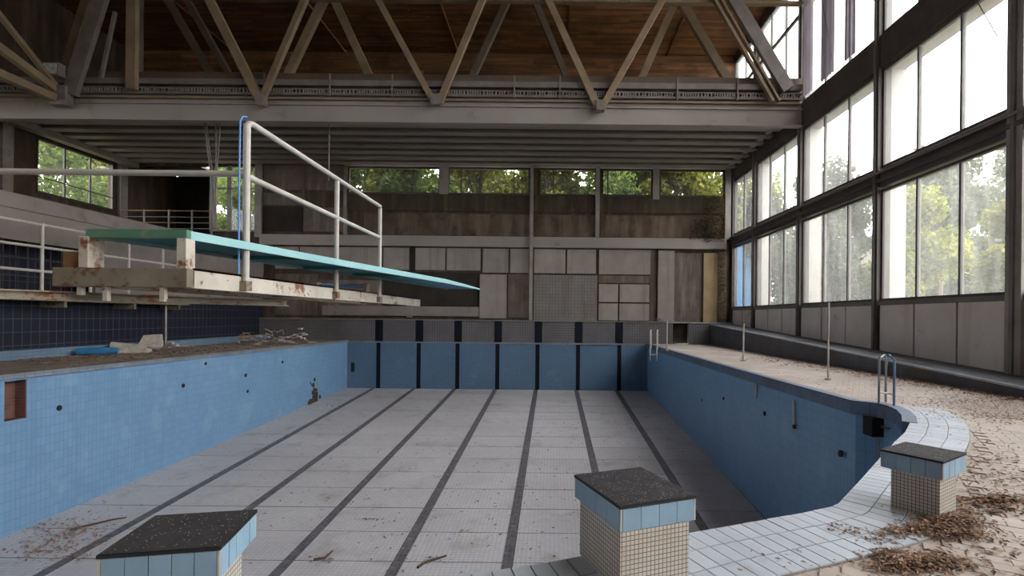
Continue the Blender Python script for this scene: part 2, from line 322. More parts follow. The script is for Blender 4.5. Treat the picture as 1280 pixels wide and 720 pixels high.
# travel goes far->near on right side, so left of travel is +X : outward. good
HB = offset(EDGE, 0.0)
floor = deck_mesh('floor', [(XR, YF+.3), (XR, YN), (XG, YN), (XG, YF+.3)], [p for p in HB], -0.012, 'deck')
tag(floor, 'sandy tiled pool deck running round the empty pool', None, None, 'structure')

# ---- swimming pool
pool = thing('swimming_pool', 'large empty swimming pool with blue tiled walls and white lined floor', 'swimming pool', (0, 0, 0))
def zf(Y): return -2.90 - .056*(YF-Y)
# left wall with recess opening
hy0, hy1, hz0, hz1 = 12.57, 13.08, -1.12, -.13
m = MB()
def lw(y0, y1, z0, z1): m.hexa([(xleft(y0)-.3, y0, z0), (xleft(y0), y0, z0), (xleft(y1), y1, z0), (xleft(y1)-.3, y1, z0), (xleft(y0)-.3, y0, z1), (xleft(y0), y0, z1), (xleft(y1), y1, z1), (xleft(y1)-.3, y1, z1)])
lw(5.6, hy0, -5.2, -.02); lw(hy1, YF, -5.2, -.02); lw(hy0, hy1, -5.2, hz0); lw(hy0, hy1, hz1, -.02)
m.build('pool_wall', 'pool_blue', pool)
m = MB().box(xleft(12.8)-.5, xleft(12.8)-.26, hy0-.1, hy1+.1, hz0-.1, hz1+.1); m.box(xleft(12.8)-.3, xleft(hy1)-.012, hy1-.02, hy1+.0, hz0, hz1).box(xleft(12.8)-.3, xleft(hy0)-.012, hy0, hy1, hz0, hz0+.02); m.build('recess_back', 'brick_red', pool, label='red brick exposed inside the opening in the left pool wall')
m = MB()
for i in range(0, len(EDGE)-4):
    a, b = EDGE[i], EDGE[i+1]; oa, ob = offset(EDGE, .3)[i], offset(EDGE, .3)[i+1]
    m.hexa([(a.x, a.y, -5.4), (b.x, b.y, -5.4), (ob.x, ob.y, -5.4), (oa.x, oa.y, -5.4), (a.x, a.y, -.02), (b.x, b.y, -.02), (ob.x, ob.y, -.02), (oa.x, oa.y, -.02)])
m.build('side_and_near_wall', 'pool_blue', pool)
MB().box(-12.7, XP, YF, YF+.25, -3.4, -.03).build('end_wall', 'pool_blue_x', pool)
# floor
m = MB(); y0 = 2.3
m.hexa([(-14, y0, zf(y0)-.3), (7, y0, zf(y0)-.3), (7, YF, zf(YF)-.3), (-14, YF, zf(YF)-.3), (-14, y0, zf(y0)-.02), (7, y0, zf(y0)-.02), (7, YF, zf(YF)-.02), (-14, YF, zf(YF)-.02)])
m.build('basin_floor', 'floor_joint', pool)
SP = 2.5; X1 = PY(467, 486, YF).x; SP = (PY(771, 490, YF).x-X1)/6
lanes = [X1+SP*i for i in range(7)]
th = math.atan(.056)
rows = 18; rl = (YF-6.0)/rows
edges = [(-13.45, lanes[0]-.125)] + [(lanes[i]+.125, lanes[i+1]-.125) for i in range(6)] + [(lanes[6]+.125, XP)]
protos = {}
for k, (a, b) in enumerate(edges):
    key = 'in' if 0 < k < 7 else k
    if key not in protos: 
        w = (b-a)-.012
        protos[key] = MB().box(-w/2, w/2, -rl/2+.016, rl/2-.016, -.02, 0).build('floor_panel', 'floor_tile', pool)
        first = protos[key]
    else: first = None
    for r_ in range(rows):
        yc = 6.0+rl*(r_+.5); pos = ((a+b)/2, yc, zf(yc)+R.uniform(-.003, .003))
        o = first if (first and r_ == 0) else inst(protos[key], pool, pos)
        o.location = pos; o.rotation_euler = (th, 0, 0)
for x in lanes:
    m = MB(); m.hexa([(x-.125, 4, zf(4)-.02), (x+.125, 4, zf(4)-.02), (x+.125, YF, zf(YF)-.02), (x-.125, YF, zf(YF)-.02), (x-.125, 4, zf(4)+.004), (x+.125, 4, zf(4)+.004), (x+.125, YF, zf(YF)+.004), (x-.125, YF, zf(YF)+.004)])
    m.build('lane_line', 'lane_black', pool)
for x in (473, 523.3, 571.8, 621.8, 671.8, 722.5, 774):
    c = PY(x, 450, YF).x; MB().box(c-.125, c+.125, YF-.012, YF, -2.92, -.03).build('lane_marker', 'navy', pool)
# dark notch at left corner and inlets
for x, y, r_ in ((74, 510, .075), (229, 482, .075), (307, 469, .08), (309.5, 489, .07), (353, 452.5, .07), (257, 454.5, .06)):
    X = -13.2
    for _ in range(3): p = PX(x, y, X); X = xleft(p.y)
    MB().tube([(X-.02, p.y, p.z), (X+.015, p.y, p.z)], r_, 12).build('wall_inlet', 'hole', pool)
for x, y, r_ in ((955, 517, .06), (992, 533, .06), (1050, 567, .07), (904, 498, .05), (877, 500, .04)):
    p = PX(x, y, XP-.01); MB().tube([(XP+.02, p.y, p.z), (XP-.015, p.y, p.z)], r_, 12).build('wall_inlet', 'hole', pool)
p0 = PX(992, 500, XP-.01); p1 = PX(992, 531, XP-.01); MB().box(XP-.02, XP, p0.y-.04, p0.y+.04, p1.z, p0.z).build('pale_strip', 'rail_white', pool)
p0 = PX(945, 478, XP-.01); p1 = PX(945, 498, XP-.01); MB().box(XP-.02, XP, p0.y-.04, p0.y+.04, p1.z, p0.z).build('pale_strip', 'rail_white', pool)
p = PY(441, 459, YF-.01); MB().box(p.x-.1, p.x+.1, YF-.03, YF, p.z-.28, p.z+.28).build('corner_opening', 'hole', pool)
# broken patch low on the left wall
m = MB()
for i in range(26):
    x = 386+R.gauss(0, 3); y = 470+38*R.random()**.6; p = PX(x, y, -13.0); X = xleft(p.y)
    s_ = R.uniform(.03, .10)*(1 if y < 490 else 2.0); m.box(X, X+.02+.02*R.random(), p.y-s_, p.y+s_, p.z-s_*1.2, p.z+s_*1.2)
m.build('broken_tile_patch', 'dark_concrete', pool, kind='stuff')
# lip / coping all round, in three looks
def lip(i0, i1, name, mt, zt=.02, drop=.20, inn=.07, out=.10):
    m = MB(); A = offset(EDGE, -inn); B = offset(EDGE, out)
    for i in range(i0, i1):
        a, b, c, d = A[i], A[i+1], B[i+1], B[i]
        m.hexa([(a.x, a.y, zt-drop), (b.x, b.y, zt-drop), (c.x, c.y, zt-drop), (d.x, d.y, zt-drop), (a.x, a.y, zt), (b.x, b.y, zt), (c.x, c.y, zt), (d.x, d.y, zt)])
    return m.build(name, mt, pool)
n = len(EDGE)
lip(0, 8, 'edge_lip', 'lip', .02, .27, .10); lip(n-4, n-1, 'edge_lip', 'lip_white', .05, .13)
MB().box(xleft(YF), XP, YF-.05, YF+.02, -.10, .0).build('end_ledge', 'lip_white', pool)

# pale tile band on near curve: individual tiles
band = thing('tile_band', 'pale blue-grey tile band edging the near curve of the pool', 'tile edging', (0, 0, 0))
seg = EDGE[5:n-6]
cum = [0]
for i in range(len(seg)-1): cum.append(cum[-1]+(seg[i+1]-seg[i]).length)
def along(s):
    for i in range(len(seg)-1):
        if s <= cum[i+1] or i == len(seg)-2:
            t = (s-cum[i])/(cum[i+1]-cum[i]); return seg[i].lerp(seg[i+1], t)
OB = []
def band_pt(s, d):
    p = along(max(0, min(cum[-1], s))); a = along(max(0, s-.45)); b = along(min(cum[-1], s+.45)); t = (b-a).normalized(); return p+Vector((-t.y, t.x, 0))*d
BW, NR = .72, 3
K = int(min(cum[-1], 12.0)/.125); ds = min(cum[-1], 12.0)/K
m = MB()
for k in range(K):
    a, b, c, d = band_pt(k*ds, 0), band_pt((k+1)*ds, 0), band_pt((k+1)*ds, BW), band_pt(k*ds, BW)
    m.hexa([(q.x, q.y, -.02) for q in (a, b, c, d)]+[(q.x, q.y, .002) for q in (a, b, c, d)])
m.build('mortar_bed', 'bed', band)
cnt = 0
for k in range(K):
    for j in range(NR):
        if cnt >= 298: break
        d0, d1 = BW*j/NR+.005, BW*(j+1)/NR-.005; g = .005
        q = [band_pt(k*ds+g, d0), band_pt((k+1)*ds-g, d0), band_pt((k+1)*ds-g, d1), band_pt(k*ds+g, d1)]
        cc = sum(q, Vector())/4; zt = .010+R.uniform(0, .003)
        mm = MB().hexa([(p.x-cc.x, p.y-cc.y, -.002) for p in q]+[(p.x-cc.x, p.y-cc.y, zt) for p in q])
        mm.build('tile', 'band', band, loc=(cc.x, cc.y, 0)); cnt += 1
# sandy deck tiles close to the camera as pieces
ca, sa = math.cos(-.55), math.sin(-.55)
tp = MB().box(-.117, .117, -.057, .057, -.01, .0).build('tile', 'deck_piece', floor)
cand = []
for i in range(-40, 80):
    for j in range(-80, 120):
        u = (i+.5*(j % 2))*.24+.12; v = j*.12+.06
        x = ca*u-sa*v; y = sa*u+ca*v
        # inverse of mapping rotation used in the material
        if y < 2.75 or y > 7.5 or x < -1 or x > 8: continue
        dmin = min((Vector((x, y, 0))-band_pt(s*.15, 0)).length for s in range(int(cum[-1]/.15)))
        if dmin < BW+.13 or inside_pool(x, y): continue
        px = CX+F*x/y; py = CY+F*H/y
        if px > 1300 or py > 735: continue
        cand.append((-(py), x, y))
cand.sort()
for q, (_, x, y) in enumerate(cand[:298]):
    pos = (x, y, -.001+R.uniform(-.001, .002))
    o = tp if q == 0 else inst(tp, floor, pos, -.55)
    o.location = pos; o.rotation_euler = (0, 0, -.55)

# ---- left deck surface, kerb, navy wall
MB().hexa([(XL+.4, 5, -.01), (xleft(5)-.1, 5, -.01), (xleft(YF)-.1, YF, -.01), (XL+.4, YF, -.01), (XL+.4, 5, .02), (xleft(5)-.1, 5, .02), (xleft(YF)-.1, YF, .02), (XL+.4, YF, .02)]).build('trim_1', 'deck_left', kind='structure', label='debris covered strip of deck left of the pool')
MB().box(XL, XL+.5, 3, YF, 0, .32).build('trim_2', 'kerb_blue', kind='structure', label='low blue tiled kerb at the foot of the navy wall')
wl = MB(); wl.box(XL-.3, XL, YN, YB, 0, 2.15)
o = wl.build('wall_left', 'navy_wall', kind='structure', label='dark navy tiled wall left of the pool')
MB().box(XL-.3, XL, YN, YB, 4.0, 5.05).build('spandrel', 'concrete', o)
MB().box(XL-.25, XL+.06, YN, YB, 5.05, 5.55).build('parapet', 'concrete', o)
MB().box(XL-.3, XL-.02, 20.2, YB, 2.15, 4.0).build('infill_panel', 'concrete', o)
MB().box(XL-1.5, XL-1.4, YN, YB, 0, 4.7).build('inner_wall', 'navy_wall', o)
m = MB()
for i in range(26): y = 10+i*.4; m.box(XL-.06, XL-.03, y, y+.02, 2.35, 4.0)
for z in (2.8, 3.4): m.box(XL-.06, XL-.03, 10, 20.2, z, z+.03)
m.build('grille', 'frame', o, kind='stuff')
# walkway slab on the left and its railing
wk = thing('walkway', 'narrow steel walkway with guard rail along the navy wall', 'walkway', (XL, 18, 2.1))
def loc_(p, base): return (p[0]-base[0], p[1]-base[1], p[2]-base[2])
B0 = (XL, 18, 2.1)
def bl(x0, x1, y0, y1, z0, z1, name, mt, **k): return MB().box(x0-B0[0], x1-B0[0], y0-B0[1], y1-B0[1], z0-B0[2], z1-B0[2]).build(name, mt, wk, **k)
bl(XL+.02, XL+1.0, 11, 24, 1.97, 2.12, 'slab', 'rig_shaded')
for y in (12, 15, 18, 21, 23.5): bl(XL+.02, XL+.9, y-.05, y+.05, 1.75, 1.97, 'bracket', 'rig_shaded')
for y in (13.6, 15.35, 17.1, 18.9, 20.6, 22.4): 
    MB().tube([loc_((XL+.95, y, 2.12), B0), loc_((XL+.95, y, 4.55), B0)], .05, 8).build('post', 'rail_white', wk)
for z in (4.5, 3.75, 2.95): MB().tube([loc_((XL+.95, 11, z), B0), loc_((XL+.95, 24, z), B0)], .045, 8).build('rail', 'rail_white', wk)

# ---- gallery, far left wall, niche
g = MB().box(XG, XL-.3, YN, 36, 4.7, 5.0).build('trim_3', 'concrete', kind='structure', label='gallery floor slab above the navy wall')
fl = MB()
ly0, ly1, lz0, lz1 = 26.2, 30.8, 7.75, 10.5
fl.box(XG-.3, XG, YN, 22.6, 5, lz0); fl.box(XG-.3, XG, YN, 22.6, lz1, ROOF); fl.box(XG-.3, XG, 22.6, ly0, 5, ROOF)
for k_ in range(7): fl.box(XG-.3, XG, YN+k_*5.2, YN+k_*5.2+.5, lz0, lz1)  # piers between the unseen openings added to let in light
fl.box(XG-.3, XG, ly1, 36, 5, ROOF); fl.box(XG-.3, XG, ly0, ly1, 5, lz0); fl.box(XG-.3, XG, ly0, ly1, lz1, ROOF)
MB().box(XG, XG+.06, YN, YB, 11.4, ROOF).build('trim_7', 'dark_concrete', kind='structure', label='dark cladding high on the far left wall')
wfl = fl.build('wall_far_left', 'dark_concrete', kind='structure', label='dark gallery wall on the far left')
MB().box(XG, XG+.25, 24.4, 24.9, 5, 10.9).build('post', 'post_grey', wfl)
MB().box(XG, XG+.25, 31.1, 31.6, 5, 10.9).build('post', 'post_grey', wfl)
wl_ = MB(); wl_.box(XG-.05, XG+.06, ly0, ly1, lz0-.06, lz0+.06); wl_.box(XG-.05, XG+.06, ly0, ly1, lz1-.06, lz1+.06); wl_.box(XG-.05, XG+.06, ly0, ly0+.08, lz0, lz1); wl_.box(XG-.05, XG+.06, ly1-.08, ly1, lz0, lz1)
wn = wl_.build('window_1', 'frame', kind='structure', label='three pane gallery window on the far left wall')
for i in range(3):
    a = ly0+(ly1-ly0)*i/3; b = ly0+(ly1-ly0)*(i+1)/3
    MB().box(XG, XG+.008, a+.04, b-.04, lz0+.04, lz1-.04).build('pane', 'glass_back', wn)
    if i: MB().box(XG-.04, XG+.05, a-.04, a+.04, lz0, lz1).build('mullion', 'frame', wn)
MB().bar((XG+.07, ly0, 8.55), (XG+.07, ly1, 8.45), .04, .05).build('glazing_bar', 'frame', wn)
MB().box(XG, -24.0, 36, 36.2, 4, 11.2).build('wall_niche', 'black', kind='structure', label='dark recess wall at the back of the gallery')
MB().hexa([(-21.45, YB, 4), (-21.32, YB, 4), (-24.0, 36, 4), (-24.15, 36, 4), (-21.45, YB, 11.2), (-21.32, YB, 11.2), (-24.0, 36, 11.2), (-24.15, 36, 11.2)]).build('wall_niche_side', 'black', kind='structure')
gr = thing('gallery_railing', 'rust topped gallery railing in front of the dark recess', 'railing', (-24, 31.2, 5))
MB().box(-2.5, 3.2, -.03, .03, 2.80, 2.86).build('top_rail', 'rust_orange', gr)
for z in (2.45, 2.1, 1.75, 1.4): MB().tube([(-2.5, 0, z), (3.2, 0, z)], .025, 6).build('rail', 'steel', gr)
for x in (-2.4, -.9, .6, 2.0, 3.2): MB().box(x-.04, x+.04, -.04, .04, 0, 2.9).build('post', 'steel', gr)

# ---- back wall
def bx(x): return PY(x, 300, YB).x
def bz(y, x=620): return PY(x, y, YB).z
zW0, zW1 = bz(243), bz(211)
wins = [(435, 549), (560, 661), (674, 744), (752, 814), (824, 904)]
bw = MB()
bw.box(bx(328), XR+.3, YB, YB+.3, 0, zW0)
bw.box(XG, XR+.3, YB, YB+.3, zW1, ROOF)
prev = 328
for a, b in wins: bw.box(bx(prev), bx(a), YB, YB+.3, zW0, zW1); prev = b
bw.box(bx(prev), XR+.3, YB, YB+.3, zW0, zW1)
bw.box(-21.2, bx(262), YB, YB+.3, 5, zW1); bw.box(bx(262), bx(328), YB, YB+.3, 0, bz(292))
back = bw.build('wall_back', 'dark_concrete', kind='structure', label='stained back wall of the hall beyond the pool')
def bp(x0, y0, x1, y1, d, name, mt, **k):
    return MB().box(bx(x0), bx(x1), YB-d, YB, bz(y1), bz(y0)).build(name, mt, back, **k)
# upper storey wood clad end
m = MB()
z = zW1+.9
while z < ROOF-.1:
    x = XG
    while x < XR-.2:
        L_ = R.uniform(3, 5); m.box(x, min(x+L_, XR)-.015, YB-.05-R.uniform(0, .01), YB-.01, z, z+.205); x += L_
    z += .215
m.build('wood_cladding', 'wood', back, kind='stuff')
wi = 2
for a, b in wins:
    f_ = MB(); X0, X1_ = bx(a), bx(b); f_.box(X0, X1_, YB-.05, YB+.06, zW0-.04, zW0+.06); f_.box(X0, X1_, YB-.05, YB+.06, zW1-.06, zW1+.04); f_.box(X0, X0+.06, YB-.05, YB+.06, zW0, zW1); f_.box(X1_-.06, X1_, YB-.05, YB+.06, zW0, zW1)
    wdw = f_.build('window_%d' % wi, 'frame', kind='structure', label='clerestory window in the back wall, number %s from the left' % ['one', 'two', 'three', 'four', 'five'][wi-2]); wi += 1
    cuts = {560: (576, 642), 674: (691,), 752: (759,)}.get(a, ())
    xs = [a]+list(cuts)+[b]
    for p_, q_ in zip(xs, xs[1:]):
        MB().box(bx(p_)+.03, bx(q_)-.03, YB+.01, YB+.018, zW0+.05, zW1-.05).build('pane', 'glass_back', wdw)
    for c_ in cuts: MB().box(bx(c_)-.035, bx(c_)+.035, YB-.04, YB+.05, zW0, zW1).build('mullion', 'frame', wdw)
f_ = MB(); f_.box(bx(262), bx(328), YB-.05, YB+.06, bz(292)-.05, bz(292)+.06); f_.box(bx(308), bx(313), YB-.05, YB+.06, bz(292), zW1); f_.box(bx(284), bx(289), YB-.05, YB+.06, bz(292), zW1); f_.box(bx(262), bx(328), YB-.05, YB+.06, bz(240), bz(238)); f_.box(bx(262), bx(265), YB-.05, YB+.06, bz(292), zW1)
wdw = f_.build('window_%d' % wi, 'post_grey', kind='structure', label='tall bright window behind the diving board rails'); wi += 1
for p_, q_ in ((265, 284), (289, 308), (313, 328)): MB().box(bx(p_), bx(q_), YB, YB+.008, bz(292), zW1).build('pane', 'glass_back', wdw)
# broad bands and panels
bp(328, 296.5, 906, 309.5, .35, 'ledge_band', 'beam_grey')
bp(435, 245, 906, 265, .12, 'dark_band', 'dark_concrete')
bp(455, 268, 662, 295, .04, 'stained_panel', 'stained'); bp(671, 268, 744, 295, .04, 'stained_panel', 'stained'); bp(751, 268, 880, 295, .04, 'stained_panel', 'stained')
bp(435, 204, 906, 209.5, .18, 'lintel', 'ceil_rib')
bp(549, 206, 560, 244, .16, 'pier', 'beam_grey'); bp(815, 206, 823, 248, .16, 'pier', 'beam_grey')
bp(905, 190, 912, 297, .2, 'pier', 'post_grey')
bp(330, 209, 378, 240, .05, 'panel', 'panel_brown'); bp(381, 209, 430, 240, .05, 'panel', 'panel_brown')
bp(328, 244, 378, 259, .03, 'panel', 'panel_brown'); bp(328, 261, 378, 292, .03, 'panel', 'black'); bp(380, 262, 430, 292, .1, 'panel', 'panel_brown')
bp(320, 206, 328, 300, .2, 'pier', 'post_grey'); bp(378, 206, 381, 262, .1, 'pier', 'panel_brown'); bp(430, 196, 434, 295, .15, 'pier', 'post_grey')
# middle row of panels
for a, b in ((345, 374), (376, 418), (420, 478), (480, 512), (520, 557), (559, 601), (604, 636), (638, 661), (668, 707), (709, 745)):
    bp(a, 311, b, 338.5 if a < 600 else 341, .10, 'panel', 'panel_grey')
bp(749, 311, 813, 341.5, .10, 'panel', 'panel_grey')
bp(480, 341, 600, 397, .02, 'panel', 'black')
bp(512, 310, 519, 352, .05, 'panel', 'black')
bp(601, 343.5, 634, 398, .22, 'panel', 'panel_grey', label='pale grey upright panel')
bp(636, 343, 661, 397, .05, 'panel', 'panel_brown')
bp(668, 343, 747, 400, .08, 'tiled_panel', 'grey_tile_light')
bp(749, 343, 813, 352, .03, 'panel', 'panel_brown')
for a, b in ((749, 773), (775, 812)):
    bp(a, 354, b, 376, .10, 'panel', 'panel_grey'); bp(a, 378, b, 399, .10, 'panel', 'panel_grey')
bp(813, 311, 821, 401, .05, 'panel', 'panel_brown')
bp(822, 312, 842, 402, .30, 'pier', 'panel_grey', label='pale grey pier')
bp(843, 314, 878, 402, .06, 'panel', 'panel_brown'); bp(879, 314, 896, 402, .20, 'pier', 'ochre'); bp(897, 312, 908, 402, .1, 'panel', 'stained')
bp(400, 352, 478, 396, .05, 'panel', 'panel_brown'); bp(345, 345, 398, 396, .05, 'panel', 'panel_brown')
bp(405, 384, 600, 396, .18, 'low_panel', 'concrete'); bp(510, 378, 517, 398, .2, 'pier', 'concrete')
# long posts in front
for x, y0_, y1_, Y in ((665, 156, 400, YB-.5),):
    a = PY(x, 220, Y); MB().box(a.x-.10, a.x+.10, Y-.1, Y+.1, PY(x, y1_, Y).z, 10.95).build('column', 'post_grey', kind='structure', label='slender grey column at the middle of the back wall')
a = PY(747, 250, YB-.3); MB().box(a.x-.12, a.x+.12, YB-.42, YB-.18, bz(297), 10.95).build('column', 'post_grey', kind='structure', label='short grey column standing on the back ledge band')
# raised end ledge, tiled face
zl = PY(620, 400, YF).z
led = MB().box(XL+.0, 7.0, YF, YB, 0, zl-.05).build('trim_4', 'grey_tile', kind='structure', label='grey tiled end ledge with black stripes above the pool')
MB().box(XL, 7.4, YF-.08, YB, zl-.06, zl).build('nosing', 'concrete', led)
for x in (474, 524.5, 572.8, 622.8, 673, 723.5, 774):
    c = PY(x, 410, YF).x; MB().box(c-.235, c+.235, YF-.02, YF+.02, 0, zl-.06).build('lane_stripe', 'navy', led)
m = MB(); c0, c1 = PY(822, 410, YF+.1).x, PY(905, 410, YF+.1).x
x841, x860 = PY(841, 410, YF).x, PY(861, 410, YF).x
m.box(7.0, x841, YF, YB, 0, zl-.08); m.box(x860, XR, YF, YB, 0, zl-.08); m.box(x841, x860, YB-.02, YB, 0, zl-.08)
t5 = m.build('trim_5', 'grey_tile', kind='structure', label='tiled wall with a dark opening at the far end of the right deck')
MB().box(7.0, XR, YF-.06, YB, zl-.08, zl-.02).build('nosing', 'ramp_edge', t5)
MB().box(x841, x860, YB-.03, YB-.021, 0, zl-.08).build('opening', 'black', t5)

# ---- ramp along window wall
def zr(Y): return max(.0, .23+.048*(Y-10.6))
m = MB(); ya, yb = 5.9, YF
m.hexa([(XK, ya, 0), (XR, ya, 0), (XR, yb, 0), (XK, yb, 0), (XK, ya, zr(ya)), (XR, ya, zr(ya)), (XR, yb, zr(yb)), (XK, yb, zr(yb))])
rp_ = m.build('trim_6', 'ramp_dark', kind='structure', label='dark tiled ramp rising along the foot of the window wall')
MB().hexa([(XK+.06, ya, zr(ya)), (XR, ya, zr(ya)), (XR, yb, zr(yb)), (XK+.06, yb, zr(yb)), (XK+.06, ya, zr(ya)+.015), (XR, ya, zr(ya)+.015), (XR, yb, zr(yb)+.015), (XK+.06, yb, zr(yb)+.015)]).build('ramp_surface', 'ramp_top', rp_)
MB().hexa([(XK-.02, ya, zr(ya)-.03), (XK+.06, ya, zr(ya)-.03), (XK+.06, yb, zr(yb)-.03), (XK-.02, yb, zr(yb)-.03), (XK-.02, ya, zr(ya)+.02), (XK+.06, ya, zr(ya)+.02), (XK+.06, yb, zr(yb)+.02), (XK-.02, yb, zr(yb)+.02)]).build('nosing', 'ramp_edge', rp_)

# ---- window wall (right)
ZS, ZT, ZU, ZV, ZX = 2.25, 6.05, 6.78, 10.15, 11.35
posts = [YN, -3.7, 1.65, 7.0, 12.3, 17.6, 23.1, 28.3, YB]
m = MB()
m.box(XR, XR+.12, YN, YB, 0, ZS-.12)
m.box(XR-.05, XR+.3, YN, YB, ZT+.08, ZU-.08)
m.box(XR-.10, XR+.3, YN, YB, ZV+.06, ZX-.06)
m.box(XR-.02, XR+.3, YN, YB, ROOF-.5, ROOF)
wr = m.build('wall_right', 'frame', kind='structure', label='tall glazed window wall on the right')
MB().box(XR-.18, XR-.05, YN, YB, ZT+.22, ZT+.34).build('ledge', 'frame', wr)
MB().tube([(XR-.25, YN, ZT+.52), (XR-.25, YB-.2, ZT+.52)], .045, 8).build('pipe', 'mull', wr)
MB().box(XR+.15, XR+.8, YN, YB, ZV+.02, ZV+.2).build('outer_eave', 'fin', wr)
MB().box(XR-.08, XR+.14, YN, YB, ZS-.14, ZS).build('sill', 'mull', wr)
for k, y in enumerate(posts[1:-1]):
    wdt = .14 if y != 12.3 else .22
    MB().box(XR-.14, XR+.3, y-wdt, y+wdt, 0, ROOF).build('post', 'frame' if y != 12.3 else 'post_grey', wr)
    MB().box(XR-.20, XR-.06, y-.05, y+.05, 0, ROOF).build('pipe', 'mull', wr)
    MB().box(XR+.30, XR+.85, y-.12, y+.12, 0, ROOF).build('outer_fin', 'fin', wr)
rows_ = [(ZS, ZT, 'glass_low', 'lower'), (ZU, ZV, 'glass_high', 'middle'), (ZX, ROOF-.5, 'glass_high', 'upper')]
bay_n = ['first', 'second', 'third', 'fourth', 'fifth', 'sixth', 'seventh', 'eighth']
for bi, (a, b) in enumerate(zip(posts, posts[1:])):
    for z0, z1, gm, rn in rows_:
        fr = MB(); e = .14
        fr.box(XR, XR+.14, a+e, b-e, z0, z0+.08); fr.box(XR, XR+.14, a+e, b-e, z1-.08, z1); fr.box(XR, XR+.14, a+e, a+e+.07, z0, z1); fr.box(XR, XR+.14, b-e-.07, b-e, z0, z1)
        wd = fr.build('window_%d' % wi, 'frame', kind='structure', label='%s row window in the right wall, %s bay counted from the back wall' % (rn, bay_n[7-bi])); wi += 1
        nn = 2 if b == YB else 3
        for i in range(nn):
            p, q = a+e+(b-a-2*e)*i/nn, a+e+(b-a-2*e)*(i+1)/nn
            MB().box(XR+.06, XR+.068, p+.03, q-.03, z0+.05, z1-.05).build('pane', gm, wd)
            if i: MB().box(XR+.01, XR+.12, p-.04, p+.04, z0, z1).build('mullion', 'mull', wd)
        if z0 == ZX: MB().box(XR-.01, XR+.12, a+e, b-e, 15.5, 15.62).build('transom', 'frame', wd)
    nn = 2 if b == YB else 3
    for i in range(nn):
        p, q = a+.14+(b-a-.28)*i/nn, a+.14+(b-a-.28)*(i+1)/nn
        MB().box(XR-.04, XR-.001, p+.035, q-.035, .0 if p < 6 else zr(p)*.9, ZS-.15).build('panel', 'panel_win', wr)
MB().box(XR-.1, XR, YB-.25, YB, 0, 11).build('post', 'frame', wr)
# curtains in the upper row
for k, (y0c, y1c) in enumerate(((22.0, 22.7), (20.3, 21.2), (18.9, 19.5))):
    m = MB(); nseg = 14; base = []
    for i in range(nseg):
        ya_ = y0c+(y1c-y0c)*i/nseg; yb_ = y0c+(y1c-y0c)*(i+1)/nseg; xa_ = XR-.12+.05*math.sin(i*2.1); xb_ = XR-.12+.05*math.sin((i+1)*2.1)
        m.hexa([(xa_, ya_, ZX+.1), (xb_, yb_, ZX+.1), (xb_+.01, yb_, ZX+.1), (xa_+.01, ya_, ZX+.1), (xa_, ya_, 17.4), (xb_, yb_, 17.4), (xb_+.01, yb_, 17.4), (xa_+.01, ya_, 17.4)])
    m.build('curtain', 'curtain', label=['lilac grey curtain strip nearest the back wall', 'middle lilac grey curtain strip, the widest', 'lilac grey curtain strip nearest the large post'][k]+' in the upper window', cat='curtain', group='curtain strips in the upper window')
for k, (y0c, z0c, y1c, z1c) in enumerate(((21.6, 17.2, 20.0, 11.5), (13.9, 11.4, 12.6, 8.6))):
    MB().tube([(XR-.3, y0c, z0c), (XR-.3, (y0c+y1c)/2, (z0c+z1c)/2-.1), (XR-.3, y1c, z1c)], .012, 5).build('hanging_wire', 'frame', label=['thin dark wire hanging across the upper row curtains', 'thin dark wire hanging across the nearest middle row window'][k], cat='wire')

# unseen gallery windows toward the viewpoint, added to throw light on the pool
for k in range(6):
    a, b = YN+k*5.2+.5, YN+(k+1)*5.2
    if b > 22.6: b = 22.6
    f_ = MB().box(XG-.05, XG+.06, a, b, lz0, lz0+.08).box(XG-.05, XG+.06, a, b, lz1-.08, lz1).box(XG-.05, XG+.06, a, a+.08, lz0, lz1).box(XG-.05, XG+.06, b-.08, b, lz0, lz1)
    wd = f_.build('window_%d' % wi, 'frame', kind='structure', label='unseen gallery window added for light in the far left wall, %s bay from the front' % bay_n[k]); wi += 1
    n3 = 3
    for i in range(n3):
        p, q = a+(b-a)*i/n3, a+(b-a)*(i+1)/n3
        MB().box(XG, XG+.008, p+.04, q-.04, lz0+.06, lz1-.06).build('pane', 'glass_back', wd)
        if i: MB().box(XG-.04, XG+.05, p-.04, p+.04, lz0, lz1).build('mullion', 'frame', wd)
# unseen wall behind camera, made solid to keep light out from that side
m = MB(); m.box(XG, XR, YN-.3, YN, 0, ROOF)
m.build('wall_front', 'concrete', kind='structure', label='wall behind the viewpoint')
# ---- roof and low ceiling
m = MB(); m.box(XG, XR+.3, YN, YB+.3, ROOF+.05, ROOF+.3)
ro = m.build('ceiling', 'wood', kind='structure', label='brown boarded roof above the trusses')
m = MB(); y = 10.0
while y < YB:
    x = XG
    while x < XR: L_ = R.uniform(3, 6); m.box(x, min(x+L_, XR)-.01, y, y+.19, ROOF-R.uniform(0, .02), ROOF+.04); x += L_
    y += .2
m.build('roof_board', 'wood', ro, kind='stuff')
for x in (-20, -13, -6, .8, 7): MB().box(x-.04, x+.04, 23, YB, ROOF-.12, ROOF-.02).build('batten', 'wood', ro)
lc = MB().box(XG, XR, 23.0, YB+.3, 11.25, 11.4).box(XG, -23.3, YB+.3, 36.2, 11.25, 11.4).build('ceiling_low', 'ceil', kind='structure', label='ribbed low ceiling over the far end of the pool')
for i in range(8):
    y = 23.9+i*1.05
    MB().box(XG+.2, XR-.05, y-.05, y+.05, 10.92, 11.25).build('rib_web', 'concrete', lc); MB().box(XG+.2, XR-.05, y-.20, y+.30, 10.84, 10.93).build('rib', 'beam_grey', lc)
MB().box(XG+.2, XG+.7, 20, YB, 10.6, 10.95).build('edge_beam', 'beam_grey', lc)
